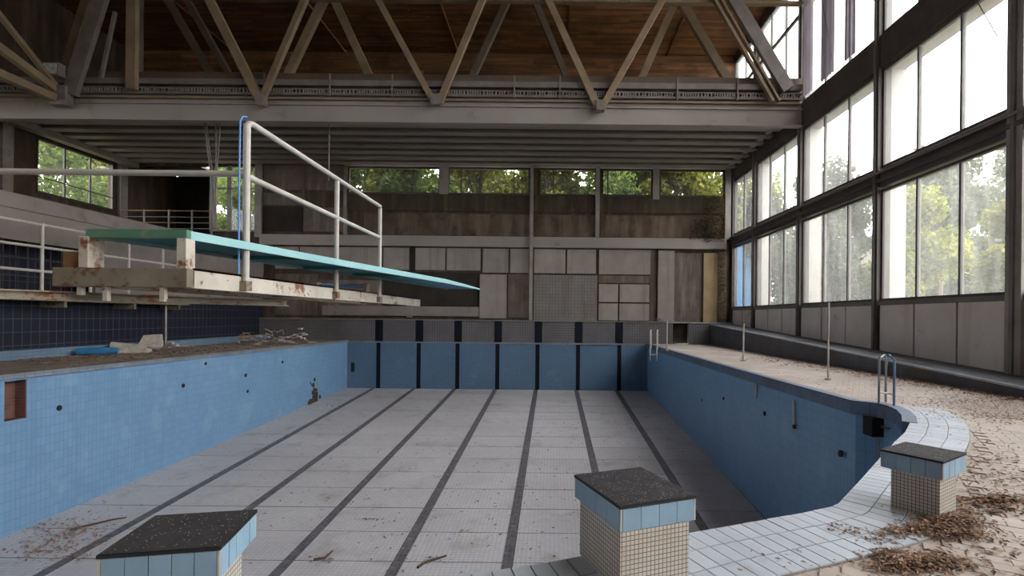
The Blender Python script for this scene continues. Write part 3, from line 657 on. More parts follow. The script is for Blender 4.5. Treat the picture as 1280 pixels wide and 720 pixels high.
MB().box(XR-.6, XR-.3, 23, YB, 10.9, 11.25).build('edge_beam', 'beam_grey', lc)
MB().box(XG, XR, 22.95, 23.05, 11.35, 12.4).build('upstand', 'truss_dk', lc)
# fascia I beam
fz1, fz0 = PY(700, 136, 23).z, PY(700, 156.5, 23).z
m = MB(); m.box(XG, XR-.15, 22.85, 22.95, fz0, fz1); m.box(XG, XR-.15, 22.75, 23.05, fz0-.03, fz0+.03); m.box(XG, XR-.15, 22.75, 23.05, fz1-.03, fz1+.03); m.box(XG, XR-.15, 22.9, 23.0, fz1, fz1+.45)
m.build('edge_beam', 'beam_grey', label='long pale grey steel beam across the hall under the trusses', cat='beam')

# ---- trusses
def member(px, w, Y, d=.25, mt='truss', par=None, nm='diagonal', ztop=16.3):
    (x0, y0), (x1, y1) = px; p = PY(x0, y0, Y); q = PY(x1, y1, Y)
    q = p+(q-p)*(((16.3 if Y < 23 else 17.9)-p.z)/(q.z-p.z))
    return MB().bar(p, q, w*.85*Y/F, d, up=(0, 1, 0)).build(nm, mt, par)
tf = thing('roof_truss', 'front roof truss with long diagonals meeting in bolted nodes above the grey beam', 'truss', (0, 0, 0))
for seg_, w in ((((748, 136), (685, 0)), 10), (((752, 136), (828, 0)), 9), (((543, 129), (473, 0)), 9), (((549, 129), (603, 0)), 9), (((329, 133), (262, 0)), 12), (((324, 133), (381, 0)), 8), (((88, 118), (125, 0)), 20), (((165, 112), (166, 0)), 14), (((985, 112), (918, 0)), 18), (((966, 127), (893, 0)), 4), (((974, 127), (901, 0)), 3)):
    member(seg_, w, 22.55, .22, 'truss' if w < 18 else 'steel', tf)
for x, y in ((750, 137), (546, 130), (328, 131)): 
    p = PY(x, y, 22.6); MB().box(p.x-.18, p.x+.18, 22.35, 22.68, p.z-.10, p.z+.35).build('node_plate', 'steel', tf)
tr_ = thing('roof_truss', 'rear roof truss whose diagonals end behind the long chord', 'truss', (0, 0, 0))
for seg_, w in ((((722, 130), (668, 0)), 9), (((788, 130), (845, 0)), 10), (((920, 118), (850, 0)), 12), (((575, 130), (635, 0)), 9), (((478, 130), (418, 0)), 11), (((343, 130), (405, 0)), 10), (((285, 130), (210, 0)), 9), (((307, 130), (234, 0)), 8), (((70, 130), (110, 0)), 12), (((172, 112), (173, 0)), 9)):
    member(seg_, w, 24.6, .3, 'truss_dk' if w < 9.5 else 'truss', tr_)
# chords
zc = lambda y: PY(700, y, 22.9).z
ch = thing('truss_chord', 'long double bottom chord of the trusses with a slotted tray', 'truss chord', (0, 0, 0))
MB().box(XG, XR-.2, 22.7, 22.95, zc(112), zc(105)).build('upper_channel', 'steel', ch)
MB().box(XG, XR-.2, 22.7, 22.95, zc(124), zc(121.5)).build('tray_bottom', 'steel', ch)
MB().box(XG, XR-.2, 22.7, 22.95, zc(117.5), zc(116)).build('tray_top', 'steel', ch)
MB().box(XG, XR-.2, 22.74, 22.9, zc(129), zc(127)).build('lower_channel', 'truss', ch)
m = MB(); x = XG+.2
while x < XR-.3: 
    m.box(x, x+.05, 22.7, 22.74, zc(122), zc(117)); x += R.choice((.11, .11, .16))
m.build('tray_slot', 'post_grey', ch, kind='stuff')
for x in (330, 412, 490, 643, 700, 847, 922): 
    p = PY(x, 120, 22.66); MB().box(p.x-.03, p.x+.03, 22.63, 22.69, zc(126), zc(98)).build('hanger', 'steel', ch)
MB().box(XG, XR-.2, 22.7, 22.95, PY(700, 5, 22.9).z, PY(700, 1.5, 22.9).z).build('top_chord', 'truss', ch)
# longitudinal truss at far left
pl = PY(75, 124, 22.6); sd = thing('side_truss', 'truss running towards the camera at the upper left corner', 'truss', (0, 0, 0))
MB().bar((pl.x, 4, pl.z-.05), (pl.x, 22.6, pl.z-.05), .3, .30).build('bottom_chord', 'truss', sd)
MB().bar((pl.x, 14, pl.z+2.6), (pl.x, 22.4, pl.z+.35), .25, .30).build('diagonal', 'truss', sd)
MB().bar((pl.x, 17.0, pl.z+4.6), (pl.x, 22.4, pl.z+.5), .2, .16).build('diagonal', 'truss', sd)
MB().box(pl.x-.2, pl.x+.5, 22.3, 22.7, pl.z-.35, pl.z+.5).build('node_plate', 'steel', sd)
MB().bar((pl.x+1.9, 22.5, 11.9), PY(144, 15, 22.5), .12, .12).build('tie_rod', 'steel', sd)
# floodlight
p = PY(67, 88, 22.2); fl_ = thing('floodlight', 'glassy floodlight clamped to the upper left truss corner', 'lamp', p)
MB().box(-.35, .35, -.15, .2, -.28, .3).build('housing', 'steel', fl_, bevel=.03); MB().box(-.28, .28, -.18, -.15, -.2, .22).build('lens', 'lampglass', fl_)
MB().bar((-.35, 0, 0), (-.45, .2, -.6), .05, .05).build('bracket', 'steel', fl_)

# ================================================================== DIVING BOARD RIG
rig = thing('springboard_stand', 'rusty white steel stand with pipe railing holding the diving board', 'diving stand', (-2.2, 2.7, 1.73))
RB = Vector((-2.2, 2.7, 1.73))
def rg(m, name, mt, **k):
    m.v = [tuple(Vector(v)-RB) for v in m.v]; return m.build(name, mt, rig, **k)
XA, XB = -1.905, -2.44
def channel(x, y0, y1, z0, z1, side):
    m = MB(); t = .012; m.box(x-t/2, x+t/2, y0, y1, z0, z1)
    m.box(min(x, x+side*.05), max(x, x+side*.05), y0, y1, z0, z0+t); m.box(min(x-.006, x+side*.05), max(x+.006, x+side*.05), y0, y1, z1-t, z1); return m
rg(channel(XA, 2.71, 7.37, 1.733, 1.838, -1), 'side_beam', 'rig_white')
rg(channel(XB, 2.71, 6.6, 1.733, 1.838, 1), 'side_beam', 'rig_shaded')
rg(MB().box(-2.60, XA+.006, 2.66, 2.72, 1.733, 1.832), 'cross_beam', 'rig_shaded', bevel=.004)
rg(MB().box(XB, XA, 4.45, 4.5, 1.75, 1.83), 'cross_beam', 'rig_shaded'); rg(MB().box(XB, XA, 6.5, 6.55, 1.75, 1.83), 'cross_beam', 'rig_shaded')
rg(MB().box(-2.585, -2.50, 2.70, 2.78, 1.832, 1.92), 'rust_block', 'rust_orange', bevel=.006)
rg(MB().box(-2.465, -2.415, 2.66, 2.76, 1.832, 1.995), 'upright', 'rig_white', bevel=.003)
rg(MB().box(-1.955, -1.905, 2.66, 2.73, 1.832, 1.990), 'upright', 'rig_white', bevel=.003)
# rail posts
def railp(x, ytop, ybot):
    a, b = PX(x, ytop, XA+.025), PX(x, ybot, XA+.025); return a, b
(t1, b1), (t2, b2), (t3, b3) = railp(307, 150, 362), railp(420, 222, 371), railp(474, 257, 376)
for i, (t, b) in enumerate(((t1, b1), (t2, b2), (t3, b3))):
    yb_ = b.y; rg(MB().tube([(XA+.025, yb_, 1.745), (XA+.025, yb_, t1.z-.02)], .020, 12), 'post', 'rail_white', smooth=False)
    rg(MB().box(XA+.003, XA+.047, yb_-.03, yb_+.03, 1.742, 1.80), 'bracket', 'rig_shaded')
zt = t1.z
m = MB(); m.tube([(XA+.025, b1.y, zt-.04), (XA+.025, b1.y+.015, zt-.012), (XA+.025, b1.y+.05, zt), (XA+.025, b2.y, zt), (XA+.025, b3.y, zt)], .019, 12); rg(m, 'top_rail', 'rail_white')
zm = PX(307, 222, XA).z; rg(MB().tube([(XA+.025, b1.y, zm), (XA+.025, b3.y, zm)], .019, 12), 'mid_rail', 'rail_white')
rg(MB().tube([(XA+.025, b1.y, zm+.015), (-3.75, b1.y, zm+.015), (-3.85, b1.y-.05, zm), (-3.9, b1.y-.2, zm-.1), (-3.9, 2.45, zm-.3), (-3.9, 2.4, 0)], .019, 12), 'return_rail', 'rail_white')
rg(MB().tube([(XA+.0, b1.y-.03, 1.84), (XA-.003, b1.y-.03, 2.4), (XA-.0, b1.y-.03, zt-.01), (XA+.008, b1.y-.02, zt+.02), (XA+.025, b1.y, zt+.024)], .0055, 6), 'blue_cord', 'blue_cord', label='thin blue cord tied along the tall post')
# support beam and legs
sA, sB_ = Vector((-2.78, 2.17, 1.684)), Vector((-2.05, 3.95, 1.684))
rg(MB().ibeam(sA, sB_, .05, .048, .008), 'support_beam', 'rig_shaded')
for t in (.0,): rg(MB().box(sA.x-.05, sA.x+.05, sA.y-.05, sA.y+.05, 0, 1.66), 'leg', 'rig_shaded')
for x in (102, 134, 205): 
    p = PY(x, 360, 2.69); rg(MB().box(p.x-.012, p.x+.012, 2.675, 2.70, 1.66 if x > 102 else 1.69, 1.735), 'stub', 'rig_white')
rg(MB().tube([(XB, 5.3, 1.90), (XA-.02, 5.3, 1.90)], .022, 12), 'fulcrum_roller', 'blue_tube'); rg(MB().box(XB, XB+.03, 5.25, 5.35, 1.83, 1.93), 'fulcrum_cheek', 'rig_shaded'); rg(MB().box(XA-.03, XA, 5.25, 5.35, 1.83, 1.93), 'fulcrum_cheek', 'rig_shaded')
rg(MB().box(-2.30, -2.12, 3.1, 3.6, 1.835, 1.87), 'rust_flakes', 'rust_orange')
# the board itself
bo = thing('diving_board', 'long aqua diving board with a green rear end pointing over the pool', 'diving board', (-2.17, 2.72, 2.0))
BB = Vector((-2.17, 2.72, 2.0))
st = [(2.70, -1.91, -2.43, 2.030, .042), (4.2, -1.66, -2.18, 2.035, .046), (6.27, -1.31, -1.83, 2.047, .046), (7.0, -1.19, -1.69, 2.030, .032), (7.67, -1.08, -1.57, 2.008, .014)]
top = MB(); und = MB(); eg = MB(); e2 = MB()
for (ya, xa, la, za, ta), (yb, xb, lb, zb, tb) in zip(st, st[1:]):
    w = .018
    top.hexa([(la+w, ya, za-ta*.5), (xa-w, ya, za-ta*.5), (xb-w, yb, zb-tb*.5), (lb+w, yb, zb-tb*.5), (la+w, ya, za), (xa-w, ya, za), (xb-w, yb, zb), (lb+w, yb, zb)])
    for mm, s0, s1 in ((eg, (xa-w, xa), (xb-w, xb)), (e2, (la, la+w), (lb, lb+w))):
        mm.hexa([(s0[0], ya, za-ta), (s0[1], ya, za-ta), (s1[1], yb, zb-tb), (s1[0], yb, zb-tb), (s0[0], ya, za+.003), (s0[1], ya, za+.003), (s1[1], yb, zb+.003), (s1[0], yb, zb+.003)])
for mm in (top, eg, e2): mm.v = [tuple(Vector(v)-BB) for v in mm.v]
top.mi = [1 if (i//6) >= 2 else 0 for i in range(len(top.f))]
top.build('deck', ['teal', 'teal_blue'], bo); eg.build('side_edge', 'aqua', bo); e2.build('side_edge', 'aqua', bo)
m = MB().box(-2.435, -1.905, 2.665, 2.70, 1.988, 2.036); m.v = [tuple(Vector(v)-BB) for v in m.v]; m.build('rear_end', 'green', bo, bevel=.004, label='chipped green rear end')
for t in (.25, .45, .65):
    y = 2.7+5*t*.75; xx = -1.91+(y-2.7)*.168
    m = MB().box(xx-.50, xx-.02, y-.02, y+.02, 1.985, 2.012); m.v = [tuple(Vector(v)-BB) for v in m.v]; m.build('under_batten', 'teal', bo)

# ================================================================== STARTING BLOCKS
def block(cx, cy, rz, w, d, ztop, insets, label, nt_=4):
    # local +y faces the pool ; w along x, d along y ; insets: (x-, x+, y-, y+)
    o = thing('starting_block', label, 'starting block', (cx, cy, 0), rz, 'starting blocks on the near edge')
    hw, hd = w/2, d/2; bh = .135; i0, i1, j0, j1 = insets; zt_ = ztop-.018; zb = zt_-bh
    b = MB()
    x0, x1, y0, y1 = -hw+i0, hw-i1, -hd+j0, hd-j1
    b.m = 0; b.face([(x0, y0, .006), (x1, y0, .006), (x1, y0, zb), (x0, y0, zb)]); b.face([(x0, y1, .006), (x1, y1, .006), (x1, y1, zb), (x0, y1, zb)]); b.face([(x0, y0, .006), (x1, y0, .006), (x1, y1, .006), (x0, y1, .006)]); b.face([(x0, y0, zb), (x1, y0, zb), (x1, y1, zb), (x0, y1, zb)])
    b.m = 1; b.face([(x0, y0, .006), (x0, y1, .006), (x0, y1, zb), (x0, y0, zb)]); b.face([(x1, y0, .006), (x1, y1, .006), (x1, y1, zb), (x1, y0, zb)])
    b.build('mosaic_base', ['mosaic', 'mosaic_y'], o)
    MB().box(-hw+.012, hw-.012, -hd+.012, hd-.012, zb, zt_).build('cap_core', 'grout', o)
    g_ = .004
    for sx in (-1, 1):
        for k in range(nt_):
            a = -hd+.012+(d-.024)*k/nt_+g_/2; c = -hd+.012+(d-.024)*(k+1)/nt_-g_/2; e = R.uniform(0, .002)
            MB().box(min(sx*(hw-.013), sx*(hw+e)), max(sx*(hw-.013), sx*(hw+e)), a, c, zb+.003, zt_-.003).build('tile', 'blk_tile', o)
    for sy in (-1, 1):
        for k in range(nt_):
            a = -hw+.012+(w-.024)*k/nt_+g_/2; c = -hw+.012+(w-.024)*(k+1)/nt_-g_/2; e = R.uniform(0, .002)
            MB().box(a, c, min(sy*(hd-.013), sy*(hd+e)), max(sy*(hd-.013), sy*(hd+e)), zb+.003, zt_-.003).build('tile', 'blk_tile', o)
    for sx in (-1, 1):
        for sy in (-1, 1): MB().box(min(sx*(hw-.011), sx*hw), max(sx*(hw-.011), sx*hw), min(sy*(hd-.011), sy*hd), max(sy*(hd-.011), sy*hd), zb+.003, zt_-.003).build('corner_strip', 'rail_white', o)
    pd = MB(); pd.m = 0; n_ = 5; P = [[(-hw+w*i/n_, -hd+d*j/n_, ztop+.0012*R.random()) for j in range(n_+1)] for i in range(n_+1)]
    for i in range(n_):
        for j in range(n_): pd.face([P[i][j], P[i+1][j], P[i+1][j+1], P[i][j+1]])
    pd.m = 1
    pd.box(-hw-.004, hw+.004, -hd-.004, hd+.004, zt_, ztop-.0015)
    pd.build('rubber_pad', ['pad', 'pad_edge'], o)
    return o
block(.53, 3.33, .385, .525, .63, .515, (.0, .05, .0, .09), 'middle starting block with speckled black pad and cream mosaic base')
block(-1.85, 2.60, .20, .50, .47, .50, (.04, .04, .0, .09), 'leftmost starting block, cut off by the lower edge of the picture', 5)
block(3.17, 4.36, .60, .49, .45, .49, (.03, .12, .03, .07), 'rightmost starting block with plain dark pad beside leaf litter', 4)

# ================================================================== LADDERS, POLES
def P0(x, y): return PZ(x, y, 0)
a, b, c = P0(1098.5, 505), P0(1107, 502.5), P0(1117.5, 508)
ld = thing('pool_ladder', 'blue and steel pool ladder near the rounded pool corner', 'ladder', (a.x, a.y, 0))
def L_(q, z): return (q[0]-a.x, q[1]-a.y, z)
hh = .92
r1 = P0(1117.5, 508); l1 = Vector((r1.x-.30, r1.y+.15, 0)); r2 = Vector((r1.x+.05, r1.y+.55, 0)); l2 = Vector((a.x, a.y, 0))
MB().tube([L_(l2, -1.0), L_(l2, hh-.1), L_(l2+Vector((.03, .01, 0)), hh-.03), L_(l2+Vector((.09, .02, 0)), hh), L_(b-Vector((.03, 0, 0)), hh), L_(b, hh-.06), L_(b, 0)], .022, 10).build('rail', 'chrome', ld)
MB().tube([L_(b+Vector((.02, .02, 0)), hh-.2), L_(b+Vector((.02, 0, 0)), hh-.04), L_(b+Vector((.06, 0, 0)), hh), L_(c-Vector((.06, 0, 0)), hh), L_(c, hh-.06), L_(c, 0)], .022, 10).build('rail', 'blue_tube', ld)
MB().tube([L_(l2, .22), L_((b+c)/2, .2), L_(c, .22)], .016, 8).build('tie_bar', 'chrome', ld)
for z in (-.42,): MB().box(.0, .30, -.22, .0, z-.02, z+.02).build('step', 'chrome', ld)
MB().box(-.16, .42, -.06, .35, -.62, -.26).build('recess', 'hole', ld)
p = PZ(818, 436.5, 0); lf = thing('pool_ladder', 'small pale ladder rail at the far right corner of the pool', 'ladder', p)
for dx in (-.22, .12): MB().tube([(dx, 0, -.6), (dx, 0, .75), (dx+.03, .1, .95), (dx+.1, .3, .97), (dx+.15, .5, .8), (dx+.15, .5, 0)], .03, 8).build('rail', 'rail_white', lf)
MB().box(-.2, .12, -.04, .04, -.3, -.26).build('step', 'rail_white', lf)
for x, y0_, y1_, r_, lb in ((833.5, 400, 438.5, .03, 'thin pole standing beside the far ladder'), (929, 404, 451, .035, 'short thin pole on the right deck in front of the ramp'), (1035, 378, 474.5, .025, 'tall thin pole on the right deck between far pole and ladder'), (207, 376, 435.5, .04, 'thin pole on the left deck below the walkway')):
    q = PZ(x, y1_, 0); tq = PY(x, y0_, q.y)
    o = thing('rope_pole', lb, 'pole', q, 0, 'slim poles on the deck')
    MB().tube([(0, 0, .02), (0, 0, tq.z)], r_, 8).build('shaft', 'thin', o); MB().tube([(0, 0, .0), (0, 0, .04)], r_*3, 12).build('base', 'thin', o)
# hanging rods / wires
q = PY(411, 226, 24.2); MB().tube([(q.x, 24.2, 11.25), (q.x, 24.2, q.z)], .03, 6).build('hanging_rod', 'post_grey', label='thin rod hanging from the low ceiling above the rail', cat='rod')
for k, (xa_, xb_) in enumerate(((253, 268), (256, 272), (268, 270), (272, 271), (276, 268))):
    A_ = PY(xa_, 157 if k < 2 else 192, 24.5); A_.z = 11.25; B_ = PY(xb_, 286, 24.5); md = (A_+B_)/2+Vector((R.uniform(-.1, .1), 0, 0))
    MB().tube([A_, md, B_], .028, 5).build('hanging_wire', 'post_grey', label=['leftmost pale wire, slanting down to the right beside the tall window', 'second pale wire from the left of the slanting pair', 'third pale wire of the bunch, hanging almost straight', 'fourth pale wire of the bunch, perfectly upright', 'rightmost pale wire of the bunch, slanting down to the left'][k], cat='wire', group='bunch of pale wires hanging from the low ceiling')

# ================================================================== DEBRIS
def debris(name, label, cat, loc, parts, rz=0):
    o = thing(name, label, cat, loc, rz)
    for m_, nm, mt in parts: m_.build(nm, mt, o)
    return o
q = PZ(124, 444, .02); debris('plastic_tube', 'rolled blue plastic sheet lying on the left deck', 'debris', q, [(MB().tube([(-.65, 0, .14), (0, .02, .15), (.55, .05, .16)], [.13, .15, .12], 10), 'roll', 'blue_sheet'), (MB().tube([(-.8, .05, .07), (-.3, .25, .06)], .05, 8), 'flap', 'blue_sheet')], .35)
q = PZ(164, 441, .02); debris('folded_sheet', 'dirty white folded board and crumpled sheet on the left deck', 'debris', q, [(MB().hexa([(-.75, 0, .0), (.5, 0, .0), (.6, .3, 0), (-.7, .3, 0), (-.72, .1, .42), (.45, .15, .30), (.5, .32, .3), (-.7, .3, .42)]), 'board', 'white_sheet'), (MB().hexa([(.15, .1, .25), (.85, .1, .2), (.9, .5, .2), (.2, .5, .25), (.3, .25, .68), (.85, .3, .72), (.85, .5, .7), (.3, .5, .66)]), 'sheet', 'white_sheet')], .3)
def sticks(name, label, px, py, n_, spread, mt, size=.5, zz=.25):
    q = PZ(px, py, .02); m = MB()
    for i in range(n_):
        a_ = R.uniform(0, 6.28); l = R.uniform(.3, 1)*size; c_ = Vector((R.gauss(0, spread), R.gauss(0, .3), abs(R.gauss(0, zz))*.6+.02))
        d_ = Vector((math.cos(a_)*l, math.sin(a_)*l*.5, R.uniform(-.1, .4)*l)); m.tube([c_-d_*.5, c_+d_*.2+Vector((0, 0, .03)), c_+d_*.5], R.uniform(.01, .03), 5)
        if i % 3 == 0: m.box(c_.x-.1, c_.x+.1, c_.y-.1, c_.y+.1, c_.z-.02, c_.z+.05)
    m.v = [(v[0], v[1], max(v[2], 0)) for v in m.v]
    return m.build(name, mt, loc=q, kind='stuff', label=label, cat='debris')
sticks('twig_pile', 'heap of pale sticks and rubble at the far left corner of the pool', 350, 430, 46, .9, 'white_sheet', .9, .5)
sticks('twig_pile', 'small tuft of dry twigs on the left deck near the heap', 300, 427, 22, .8, 'leaf_pale', .8, .35)
sticks('twig_pile', 'pale crumpled scraps beside the thin pole on the left deck', 216, 435, 16, .25, 'white_sheet', .35, .15)
sticks('twig_pile', 'few twigs at the end of the ledge by the far ladder', 823, 405, 12, .15, 'leaf_dry', .4, .15).location = (PY(823, 401, YF+.2).x, YF+.2, zl)

def leaf(m, p, s, nrm=None):
    a_ = R.uniform(0, 6.28); u = Vector((math.cos(a_), math.sin(a_), R.uniform(-.35, .35))); v = Vector((-math.sin(a_), math.cos(a_), R.uniform(-.35, .35)))*.5
    u *= s; v *= s; k = Vector((0, 0, s*.25)); n_ = len(m.v)
    m.v += [tuple(p-u), tuple(p+v+k), tuple(p+u), tuple(p-v+k)]; m.f += [(n_, n_+1, n_+2), (n_, n_+2, n_+3)]; m.mi += [m.m, m.m]
def litter(name, label, spots, s0, s1, z=.012, h=.0, mats=('leaf_dry', 'leaf_pale'), cat='leaf litter'):
    m = MB()
    for px, py, sx, sy, cnt_ in spots:
        c_ = PZ(px, py, 0)
        for i in range(cnt_):
            qx, qy = R.gauss(px, sx), R.gauss(py, sy)
            if qy < 412: continue
            p = PZ(qx, qy, 0)
            if inside_pool(p.x, p.y) or p.x > XK-.05: continue
            r2_ = ((qx-px)/(sx+.01))**2+((qy-py)/(sy+.01))**2
            m.m = 0 if R.random() < .7 else 1
            leaf(m, Vector((p.x, p.y, z+h*R.random()*math.exp(-r2_*.6))), R.uniform(s0, s1))
    return m.build(name, list(mats), kind='stuff', label=label, cat=cat)
litter('leaf_pile', 'dense brown leaf heap at the foot of the rightmost starting block', [(1186, 655, 22, 8, 2300), (1160, 664, 20, 4, 400), (1205, 672, 18, 3, 250)], .007, .024, .014, .05)
litter('leaf_pile', 'leaf heap on the sandy tiles at the lower right', [(1152, 706, 32, 6, 1100), (1112, 695, 16, 4, 120), (1125, 712, 14, 4, 200)], .007, .026, .014, .04)
litter('leaf_pile', 'small leaf streak across the pale tile band', [(1122, 668, 12, 4, 160), (1100, 676, 12, 3, 70), (1043, 662, 5, 3, 26), (1065, 666, 10, 3, 40)], .008, .022, .014, .03)
litter('leaf_pile', 'grey brown leaf streak right of the rightmost starting block', [(1240, 626, 26, 4, 220), (1255, 636, 24, 4, 100)], .015, .045, .008, .02)
litter('leaf_litter', 'thin brown leaf litter scattered over the right deck', [(1230, 560, 60, 40, 330), (1225, 500, 45, 7, 900), (1200, 515, 60, 8, 500), (1150, 482, 30, 4, 200), (1255, 520, 25, 5, 300), (1240, 690, 40, 20, 130), (990, 700, 40, 15, 30), (1000, 447, 50, 5, 80), (1060, 475, 60, 8, 100), (1262, 600, 30, 8, 160), (1230, 575, 25, 4, 100)], .010, .032, .008, .0)
litter('leaf_litter', 'drift of leaves along the foot of the ramp', [(960+i*20, 448+i*3.15, 12, 2.0, 70) for i in range(17)], .02, .06, .008, .04)
litter('leaf_litter', 'rubble and dead leaves strewn over the left deck', [(40+i*24, 452-i*1.4, 20, 3.0, 40) for i in range(14)], .03, .09, .03, .05)
# things on the basin floor
m = MB()
def PF(x, y):
    a_, b_ = ray(x, y); Y = (zf(0)-H)/(b_-.056); return Vector((a_*Y, Y, zf(Y)))
for px, py, sx, sy, cnt_ in ((457, 624, 4, 1, 8), (468, 650, 10, .6, 24), (402, 699, 10, 3, 20), (535, 702, 12, 3, 26), (580, 664, 5, 1.5, 12), (656, 607, 2, 1, 6), (85, 665, 45, 12, 420), (60, 690, 30, 8, 160), (300, 560, 200, 40, 260), (700, 560, 120, 40, 160), (640, 650, 90, 30, 120), (500, 640, 150, 50, 160), (390, 508, 20, 2, 120), (600, 520, 160, 12, 120)):
    for i in range(cnt_):
        p = PF(R.gauss(px, sx), R.gauss(py, sy))
        if p.y > YF-.2 or p.x < xleft(p.y)+.1 or p.x > XP-.1 or p.y < 4: continue
        m.m = 0 if R.random() < .6 else 1; leaf(m, p+Vector((0, 0, .02)), R.uniform(.02, .06))
m.build('leaf_litter', ['leaf_dry', 'leaf_pale'], kind='stuff', label='dry leaves and grit on the empty pool floor', cat='leaf litter')
for k, (pts, lb) in enumerate((([(88, 663), (115, 657), (140, 651), (158, 648)], 'long bent twig on the pool floor at the lower left'), ([(522, 711), (530, 705), (558, 696)], 'forked twig on the pool floor left of the middle starting block'), ([(392, 701), (406, 699), (416, 690)], 'short bent twig on the pool floor right of the leftmost block'))):
    MB().tube([PF(x, y)+Vector((0, 0, .03)) for x, y in pts], [.03, .03, .02, .015][:len(pts)], 6).build('twig', 'bark', label=lb, cat='twig')
# vines at the right end of the back wall
def vine(name, label, boxes, mt='lf_dark', s=.10):
    m = MB()
    for x0, y0, x1, y1, n_, dpt in boxes:
        for i in range(n_):
            p = PY(R.uniform(x0, x1), R.uniform(y0, y1), YB-dpt*R.random()-.3); leaf(m, p, R.uniform(.5, 1.3)*s)
    return m.build(name, mt, kind='stuff', label=label, cat='vine')
vine('ivy', 'dark ivy creeping in beside the last clerestory window', [(880, 245, 906, 302, 700, .2), (862, 275, 902, 300, 400, .15), (897, 312, 907, 400, 420, .2)], s=.09)
vine('ivy', 'yellow leaved creeper at the right end of the last clerestory window', [(878, 214, 905, 243, 260, .1), (885, 240, 905, 262, 60, .1)], 'lf_yellow', .08)
vine('ivy', 'sparse ivy hanging down the central column', [(661, 212, 675, 250, 120, .4)], s=.08)
vine('ivy', 'dry leafy tuft hanging from the low ceiling left of the windows', [(418, 183, 438, 200, 130, .5), (430, 196, 437, 225, 50, .3)], 'leaf_pale', .10)

# ================================================================== OUTSIDE
gd = MB().box(-120, XG-.3, -60, 200, -.6, -.4).box(XR+.3, 160, -60, 200, -.6, -.4).box(XG-.3, XR+.3, 36.3, 200, -.6, -.4).box(XG-.3, XR+.3, -60, YN-.3, -.6, -.4).build('ground', 'ground', kind='structure', label='ground outside the hall')
def tree(name, label, x, y, z, r, hgt, mt, nleaf, emin=.25, s=.16, seed=1, ar=1.0):
    rr = random.Random(seed); o = thing(name, label, 'tree', (x, y, z), 0, 'trees outside the windows')
    t = MB(); t.tube([(0, 0, 0), (rr.uniform(-.2, .2), rr.uniform(-.2, .2), hgt*.35), (rr.uniform(-.4, .4), 0, hgt*.8)], [.28, .2, .06], 8)
    cl = []
    for i in range(22):
        a_ = rr.uniform(0, 6.28); e_ = rr.uniform(emin, 1.0); rad = r*ar*rr.uniform(.3, .8)*math.sin(min(e_, .9)*3.0)+.2
        c_ = Vector((math.cos(a_)*rad, math.sin(a_)*rad, hgt*e_*.92)); cl.append((c_, r*rr.uniform(.28, .5)))
        t.tube([(0, 0, max(hgt*.12, c_.z-hgt*.22)), (c_.x*.5, c_.y*.5, c_.z-hgt*.08), tuple(c_)], [.09, .05, .015], 5)
    t.build('trunk', 'bark', o)
    m = MB()
    for i in range(nleaf):
        c_, q_ = cl[i % len(cl)]; d_ = Vector((rr.gauss(0, 1), rr.gauss(0, 1), rr.gauss(0, .8))); d_ = d_.normalized()*q_*rr.random()**.45
        p = c_+d_; u = Vector((rr.gauss(0, 1), rr.gauss(0, 1), rr.gauss(0, 1))).normalized(); v = u.cross(Vector((rr.gauss(0, 1), rr.gauss(0, 1), rr.gauss(0, 1)))).normalized()
        sc_ = s*rr.uniform(.6, 1.4); u *= sc_; v *= sc_*.6; n_ = len(m.v); m.v += [tuple(p-u), tuple(p+v), tuple(p+u), tuple(p-v)]; m.f.append((n_, n_+1, n_+2, n_+3)); m.mi.append(0)
    m.build('foliage', mt, o, kind='stuff'); return o
# behind the back wall
bt = [(-15.5, 37, 'lf_green', 'deep green tree behind the first clerestory window'), (-10.5, 38, 'lf_green', 'dense green tree behind the first and second clerestory windows'), (-5.5, 38.5, 'lf_yellow', 'yellow green tree behind the second clerestory window'), (-.5, 38, 'lf_yellow', 'yellow green tree behind the third clerestory window'), (4.2, 38.5, 'lf_green', 'green tree behind the fourth clerestory window'), (9.0, 38, 'lf_yellow', 'yellow tree behind the last clerestory window'), (-20.3, 41, 'lf_green', 'green tree behind the tall window at the left')]
bt += [(-26.2, 43.5, 'lf_green', 'leafy tree seen through the tall window at the left'), (13.6, 38.5, 'lf_yellow', 'yellow green tree beyond the right end of the last clerestory window'), (-13.2, 41, 'lf_yellow', 'tree standing further back between the first two green trees'), (6.5, 42, 'lf_green', 'green tree standing further back behind the fourth clerestory window')]
for i, (x, y, mt, lb) in enumerate(bt): tree('garden_tree', lb, x, y, -.4, 3.4, 17.5, mt, 15000, seed=20+i, s=.18, emin=.42)
for i, (x, y) in enumerate(((-32, 32.5), (-34, 38.5))): tree('garden_tree', ['near green tree outside the far left window', 'far green tree outside the far left window'][i], x, y, -.4, 3.6, 16, ['lf_green', 'lf_yellow'][i], 12000, seed=40+i, s=.18, emin=.35)
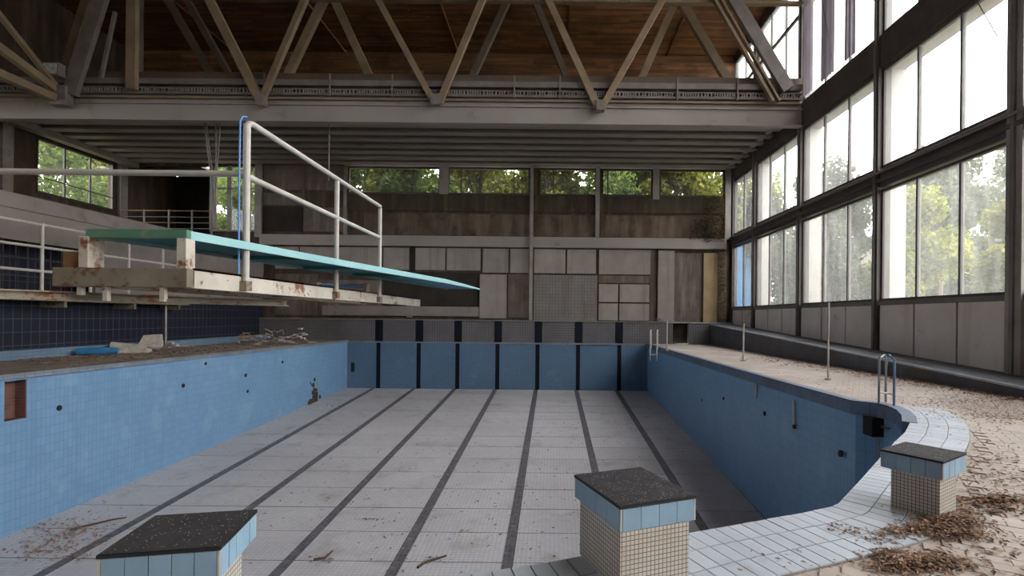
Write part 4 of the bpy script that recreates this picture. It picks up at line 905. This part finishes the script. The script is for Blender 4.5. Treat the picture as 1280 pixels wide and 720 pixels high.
# right side
rt = [(20.5, 20.0, 3.2, 9.6, 'lf_yellow', 'yellow green bushy tree filling the nearest lower window', .15), (17.6, 19.3, 1.6, 5.0, 'lf_yellow', 'low yellowish shrub at the nearest window', .12), (27, 36, 3.6, 14.5, 'lf_grey', 'hazy tree behind the two middle panes', .17), (21.0, 30, 2.6, 10, 'lf_yellow', 'olive tree just beyond the large post', .15), (36, 42, 3.6, 14.0, 'lf_grey', 'tall grey tree rising above the middle transom', .2),
      (15.9, 30.0, 2.2, 9.6, 'lf_grey', 'pale tree seen through the second bay', .14), (21.5, 40, 3.6, 15, 'lf_grey', 'misty tree seen in the second bay upper panes', .2), (15.5, 37, 2.8, 11.5, 'lf_grey', 'pale tree outside the far bays', .17), (51, 55, 5, 24, 'lf_grey', 'tall distant tree at the right, crown against the sky', .3), (42, 56, 4.2, 19, 'lf_grey', 'distant grey tree crown left of the tall one', .28), (14.6, 42, 2.6, 12, 'lf_yellow', 'green tree outside the last bay', .17)]
for i, (x, y, r_, h_, mt, lb, s_) in enumerate(rt): tree('garden_tree', lb, x, y, -.4, r_, h_, mt, 11000, seed=60+i, s=s_, emin=.62 if x == 27 else .25)
# buildings
hb = thing('building', 'grey apartment building with paired windows beyond the near panes', 'building', (44, 58, -.4))
MB().box(-9, 9, 0, 10, 0, 11).build('wall', 'house', hb); MB().box(-9.3, 9.3, -.4, 10.3, 11, 11.5).build('roof', 'roof_pale', hb); MB().box(-9.1, 9.1, -.35, 0, 6.1, 6.5).build('ledge', 'roof_pale', hb)
for i in range(7):
    for z in (3.6, 7.9):
        x = -8+i*2.4; w_ = MB().box(x, x+1.3, -.06, 0, z, z+1.9).build('window', 'roof_pale', hb)
        for dx in (.06, .7): MB().box(x+dx, x+dx+.54, -.08, -.06, z+.08, z+1.82).build('pane', 'house_dark', w_)
hb = thing('building', 'low beige house with pale roof beyond the second bay', 'building', (25.6, 44, -.4))
MB().box(-3.5, 4.5, 0, 7, 0, 8.6).build('wall', 'house_beige', hb); MB().box(-3.8, 4.8, -.4, 7.3, 8.6, 9.0).build('roof', 'roof_pale', hb)
for i in range(3):
    w_ = MB().box(-2.6+i*2.4, -1.5+i*2.4, -.06, 0, 3.2, 4.7).build('window', 'house', hb); MB().box(-2.5+i*2.4, -1.6+i*2.4, -.08, -.06, 3.3, 4.6).build('pane', 'house_dark', w_)
hb = thing('boundary_wall', 'low pale boundary wall outside the near windows', 'wall', (30, 33, -.4), .95)
MB().box(-9, 9, 0, .3, 0, 2.8).build('wall', 'house_beige', hb); MB().box(-9, 9, -.08, .38, 2.8, 2.95).build('coping', 'roof_pale', hb)
cb = thing('site_cabin', 'blue site cabin standing outside the last lower window', 'cabin', (13.4, 35.6, -.4))
MB().box(-1.3, .5, 0, 3, 0, 7.0).build('body', 'blue_ext', cb); MB().box(-1.35, .55, -.05, 3.05, 7.0, 7.15).build('roof', 'house', cb); MB().box(-.9, 0, -.04, 0, .2, 2.2).build('door', 'house', cb)
